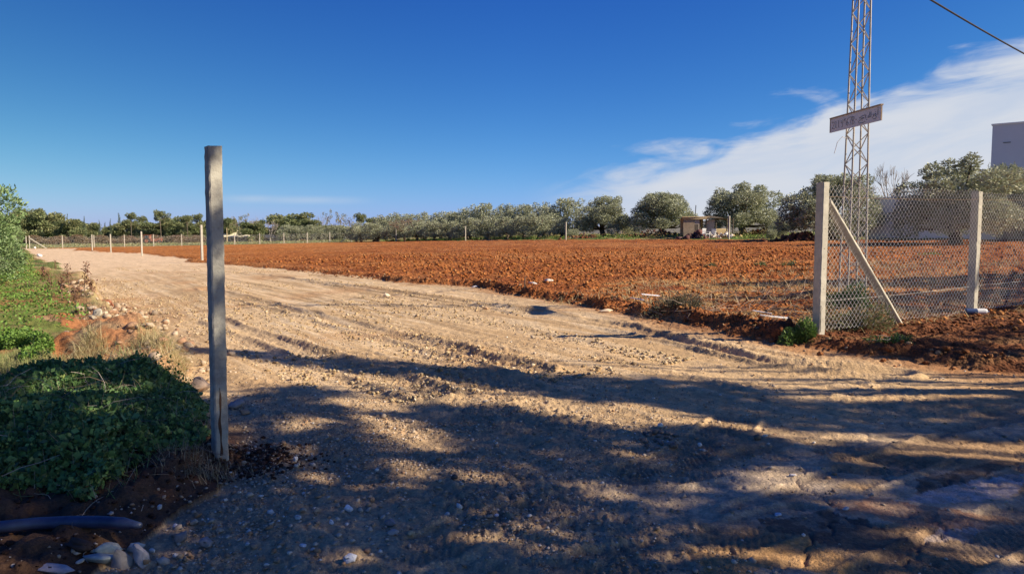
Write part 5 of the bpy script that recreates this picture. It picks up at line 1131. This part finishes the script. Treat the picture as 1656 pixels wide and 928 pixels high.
gx, gy = G(848, 477); b = MB(); b.tube([(0, 0, -.05), (.02, 0, .27)], .014, 5); tag(b.build('stake', M['bark'], None, (gx, gy, zat(gx, gy))), 'short dark stake at the edge of the track near the two white lumps', 'stake')
n = 15000; az_ = rng.uniform(12, 640, n); dd_ = rng.uniform(205, 222, n); x = dd_ * (az_ - CX) / F; y = dd_
top = 1.5 + 5.2 * fbm(x / 7, y * 0 + 3, 4, 331) * (1 - .35 * (az_ > 420)); z = base(x, y) + rng.random(n) ** .8 * top
V, Fq, T = leaves(np.stack([x, y, z], 1), np.full(n, .75), pal(n, [(.16, .19, .085), (.21, .23, .115), (.13, .16, .08), (.24, .21, .12)], [3, 3, 2, 1]), aspect=.6, jit=.2)
tag(link('distant_wood', mesh_np('distant_wood', V, Fq, M['leaf'], T)), kind='stuff', label='far wood filling the gaps behind the trees left and middle')
# green strip under the olives and grass beyond
GS = [(-20, 131), (-7, 109), (6.5, 89), (20, 67), (30, 54), (44, 46), (48, 60), (30, 84), (12, 112), (-10, 150), (-30, 160)]
x, y = inreg(90000, GS); k = (fbm(x * .35, y * .25, 3, 321) > .44); x, y = x[k][:38000], y[k][:38000]
carpet('grass', x, y, np.full(len(x), .26), .26, pal(len(x), [(.19, .30, .06), (.14, .24, .05), (.32, .33, .12)], [3, 3, 1.2]), aspect=.3, up=.5, kind='stuff', label='green grass strip along the far edge of the field under the olives')
x, y = inreg(40000, GS); k = (fbm(x * .3 + 7, y * .3, 3, 322) > .53); x, y = x[k][:12000], y[k][:12000]
carpet('dry_weeds', x, y, np.full(len(x), .30), .75, pal(len(x), [(.34, .28, .12), (.24, .22, .09), (.32, .20, .10)], [3, 3, 1]), aspect=.2, up=.6, kind='stuff', label='tall yellowish weeds standing between the olive trunks')
FS = [(-82, 125.5), (-34, 156), (-36, 175), (-95, 140)]
x, y = inreg(30000, FS); carpet('grass', x, y, np.full(len(x), .35), .45, pal(len(x), [(.20, .24, .09), (.30, .26, .13)], [1, 1]), aspect=.25, up=.5, kind='stuff', label='pale grass beyond the far mesh fence')

# ------------------------------------------------------------------ the roadside trees whose shade falls on the track
SH_A = [(284, 566), (290, 562), (400, 566), (520, 578), (650, 588), (780, 598), (900, 607), (1030, 614), (1150, 617), (1220, 631), (1290, 647), (1400, 653), (1500, 648), (1600, 640), (2300, 610), (2300, 716), (1656, 716), (1500, 709), (1400, 701), (1300, 696), (1180, 682), (1080, 672), (950, 652), (860, 636), (720, 621), (640, 608), (560, 600), (470, 590), (380, 577), (300, 571)]
SH_C = [(-700, 600), (-60, 622), (110, 628), (210, 622), (300, 640), (350, 650), (400, 640), (480, 622), (560, 634), (660, 648), (740, 656), (850, 662), (930, 688), (1000, 692), (1100, 690), (1250, 710), (1290, 719), (1400, 714), (1450, 735), (1500, 739), (1600, 747), (2300, 760), (2300, 1300), (-900, 1300)]
HOLES = [(600, 650, 66, 9, .05), (490, 688, 38, 7, .05), (655, 700, 68, 15, .28), (1035, 668, 60, 9, .1), (1010, 690, 30, 8, 0), (462, 735, 22, 8, .1), (505, 770, 22, 6, 0), (650, 762, 36, 11, .25), (775, 770, 34, 6, .15), (840, 757, 24, 4, 0), (1025, 741, 36, 7, .2), (1262, 777, 62, 13, .08), (1370, 745, 30, 4, .05), (1300, 790, 30, 6, 0), (1395, 786, 48, 8, .0), (985, 795, 60, 8, .2), (1080, 812, 34, 7, .15), (820, 868, 78, 12, .02), (918, 833, 24, 7, .1), (772, 830, 20, 6, 0), (1185, 893, 60, 9, .08), (1280, 912, 70, 10, .15), (1425, 818, 48, 8, .05), (1520, 868, 60, 9, .2), (1330, 898, 40, 8, .2), (1610, 900, 40, 8, .1), (560, 905, 24, 5, 0), (870, 668, 22, 4, .1),
         (690, 850, 22, 5, 0), (1180, 850, 26, 5, .1), (900, 900, 26, 5, .1), (1110, 790, 24, 4, .1), (310, 600, 20, 5, 0), (180, 608, 20, 4, 0), (20, 905, 26, 6, 0), (130, 890, 16, 7, 0), (1620, 790, 40, 5, .05), (1560, 830, 36, 5, .1), (375, 705, 20, 12, 0), (1650, 870, 30, 6, 0)]
HOLES = [(a, b, c * 1.2, d * 1.6, e) for a, b, c, d, e in HOLES] + [(60, 684, 105, 9, 0), (10, 668, 60, 6, 0)]
def shade_mask(px, py, gx, gy):
    m = inpoly(px, py, SH_A) | inpoly(px, py, SH_C)
    for cx, cy, a, b_, tl in HOLES:
        dx = px - cx; dy = py - cy - dx * tl; m &= ~((dx / a) ** 2 + (dy / b_) ** 2 < 1)
    offs = (py > 935) | (px > 1700)
    m &= ~(offs & (fbm(gx * 1.1, gy * 1.1, 3, 401) > .60))
    return m
def shade_trees(name, centers, gx, gy, hlo, hhi, leaf, nper, labels, cols, lim=.80):
    """crowns hung on limbs; each clump of leaves sits on the sun ray of a shaded spot, inside the nearest crown"""
    cen = np.array(centers, float); n = len(gx); best = np.full(n, 1e9); bh = np.zeros(n); bi = np.zeros(n, int)
    g0 = base(gx, gy)
    for i, (cx, cy, cz) in enumerate(cen):
        kx, ky = COT * SUN_H[0], COT * SUN_H[1]; d = np.array([kx, ky, 1.0]); dd = d @ d
        t = ((cx - gx) * kx + (cy - gy) * ky + (cz - g0)) / dd; t = np.clip(t, hlo, hhi)
        dist = np.sqrt((gx + kx * t - cx) ** 2 + (gy + ky * t - cy) ** 2 + ((g0 + t - cz) * 1.0) ** 2); k = dist < best
        best = np.where(k, dist, best); bh = np.where(k, t, bh); bi = np.where(k, i, bi)
    h = np.clip(bh + rng.normal(0, .45, n), hlo, hhi)
    X3 = np.stack([gx + COT * SUN_H[0] * h, gy + COT * SUN_H[1] * h, g0 + h], 1)
    ok = (X3[:, 0] > lim * np.maximum(X3[:, 1], 0) + .2); X3 = X3[ok]; bi = bi[ok]
    for i, (cx, cy, cz) in enumerate(cen):
        P3 = X3[bi == i]
        if len(P3) < 5: continue
        zb = zat(cx, cy); r = empty(name, (cx, cy, zb), label=labels[i], cat='tree')
        C_ = np.repeat(P3, nper, 0) + rng.normal(0, .045, (len(P3) * nper, 3)); V, Fq, T = leaves(C_, np.full(len(C_), leaf), pal(len(C_), cols, [1] * len(cols), .2), aspect=.5, jit=.2)
        link('crown', mesh_np('crown', V - np.array([cx, cy, zb]), Fq, M['leaf'], T), r)
        tb = MB(); top = P3.mean(0); fk = np.array([cx, cy, zb + 2.2]); tb.tube([(cx, cy, zb - .3), (cx + .05, cy, zb + 1.1), tuple(fk)], [.22, .17, .15], 9)
        tg = P3[rng.choice(len(P3), min(11, len(P3)), replace=False)]
        for q in tg:
            md = fk * .45 + q * .55 + np.array([0, 0, .25]); tb.tube([fk, md, q], [.05, .028, .008], 6)
            nb = P3[np.argsort(np.linalg.norm(P3 - q, axis=1))[:40:6]]
            for w_ in nb: tb.tube([md * .15 + q * .85, w_], [.008, .004], 4, cap=False)
        tb.v = [v - np.array([cx, cy, zb]) for v in tb.v]; tb.build('trunk', M['bark'], r)
gs = .12
ax, ay = np.meshgrid(np.arange(-14, 12, gs), np.arange(.6, 13.5, gs)); ax = ax.ravel() + rng.uniform(-gs / 2, gs / 2, ax.size); ay = ay.ravel() + rng.uniform(-gs / 2, gs / 2, ay.size)
ppx, ppy, dep = proj(ax, ay, base(ax, ay)); k = (dep > .4) & shade_mask(ppx, ppy, ax, ay)
# light that reaches the left post higher up
zp = (px_ - ax) / (COT * SUN_H[0]); yo = ay + COT * SUN_H[1] * zp - py_
onp = (np.abs(yo) < .22) & (zp > .02)
lit = ((zp > 1.72) & (zp < 2.16)) | ((zp > 1.30) & (zp < 1.50)) | ((zp > .86) & (zp < 1.06)) | ((zp > .08) & (zp < .2))
k &= ~(onp & lit & (zp > .3)); k |= onp & (zp > .3) & (zp < 2.5) & ~lit
ax, ay = ax[k], ay[k]
TC = [(8.2, 1.0, 5.6), (11.6, 3.0, 6.6), (12.2, 6.0, 9.0), (5.2, -1.2, 4.6), (15.5, 4.4, 6.5)]
shade_trees('roadside_tree', TC, ax, ay, 2.6, 10.5, .11, 22, ['roadside tree out of view to the right, throwing shade on the road', 'second roadside tree out of view to the right', 'tall roadside tree whose top throws the long shadow band over the track', 'roadside tree behind the viewer on the right', 'roadside tree furthest right out of view'], [(.06, .09, .03), (.08, .11, .035)])
D1 = GP([(1130, 466), (1300, 460), (1656, 452), (1950, 450), (1950, 478), (1656, 473), (1400, 472), (1200, 470)]); D2 = GP([(1385, 486), (1480, 478), (1656, 475), (1950, 474), (1950, 520), (1656, 508), (1560, 512), (1460, 520), (1400, 508)])
D3 = GP([(1330, 572), (1450, 560), (1656, 530), (1950, 510), (1950, 560), (1656, 594), (1560, 592), (1440, 585)])
D4 = GP([(1090, 488), (1250, 482), (1330, 480), (1330, 490), (1200, 492)])
gs = .20; ax, ay = np.meshgrid(np.arange(3, 30, gs), np.arange(7, 32, gs)); ax = ax.ravel() + rng.uniform(-.1, .1, ax.size); ay = ay.ravel() + rng.uniform(-.1, .1, ay.size)
k = (inpoly(ax, ay, D1) | inpoly(ax, ay, D4) | (inpoly(ax, ay, D2) & (fbm(ax * 1.2, ay * 1.6, 3, 411) < .60)) | (inpoly(ax, ay, D3) & (fbm(ax * 1.0, ay * 1.6, 3, 412) < .56)))
ax, ay = ax[k], ay[k]
shade_trees('field_side_tree', [(21, 18.5, 5.5), (26, 21, 6.5), (19.5, 13.0, 5.5), (17.5, 9.0, 5.0)], ax, ay, 2.4, 11, .20, 10, ['tree beside the fence out of view to the right', 'taller tree beside the field out of view to the right', 'tree between fence and road out of view to the right', 'tree by the road bend out of view to the right'], [(.06, .09, .03), (.08, .11, .035)])
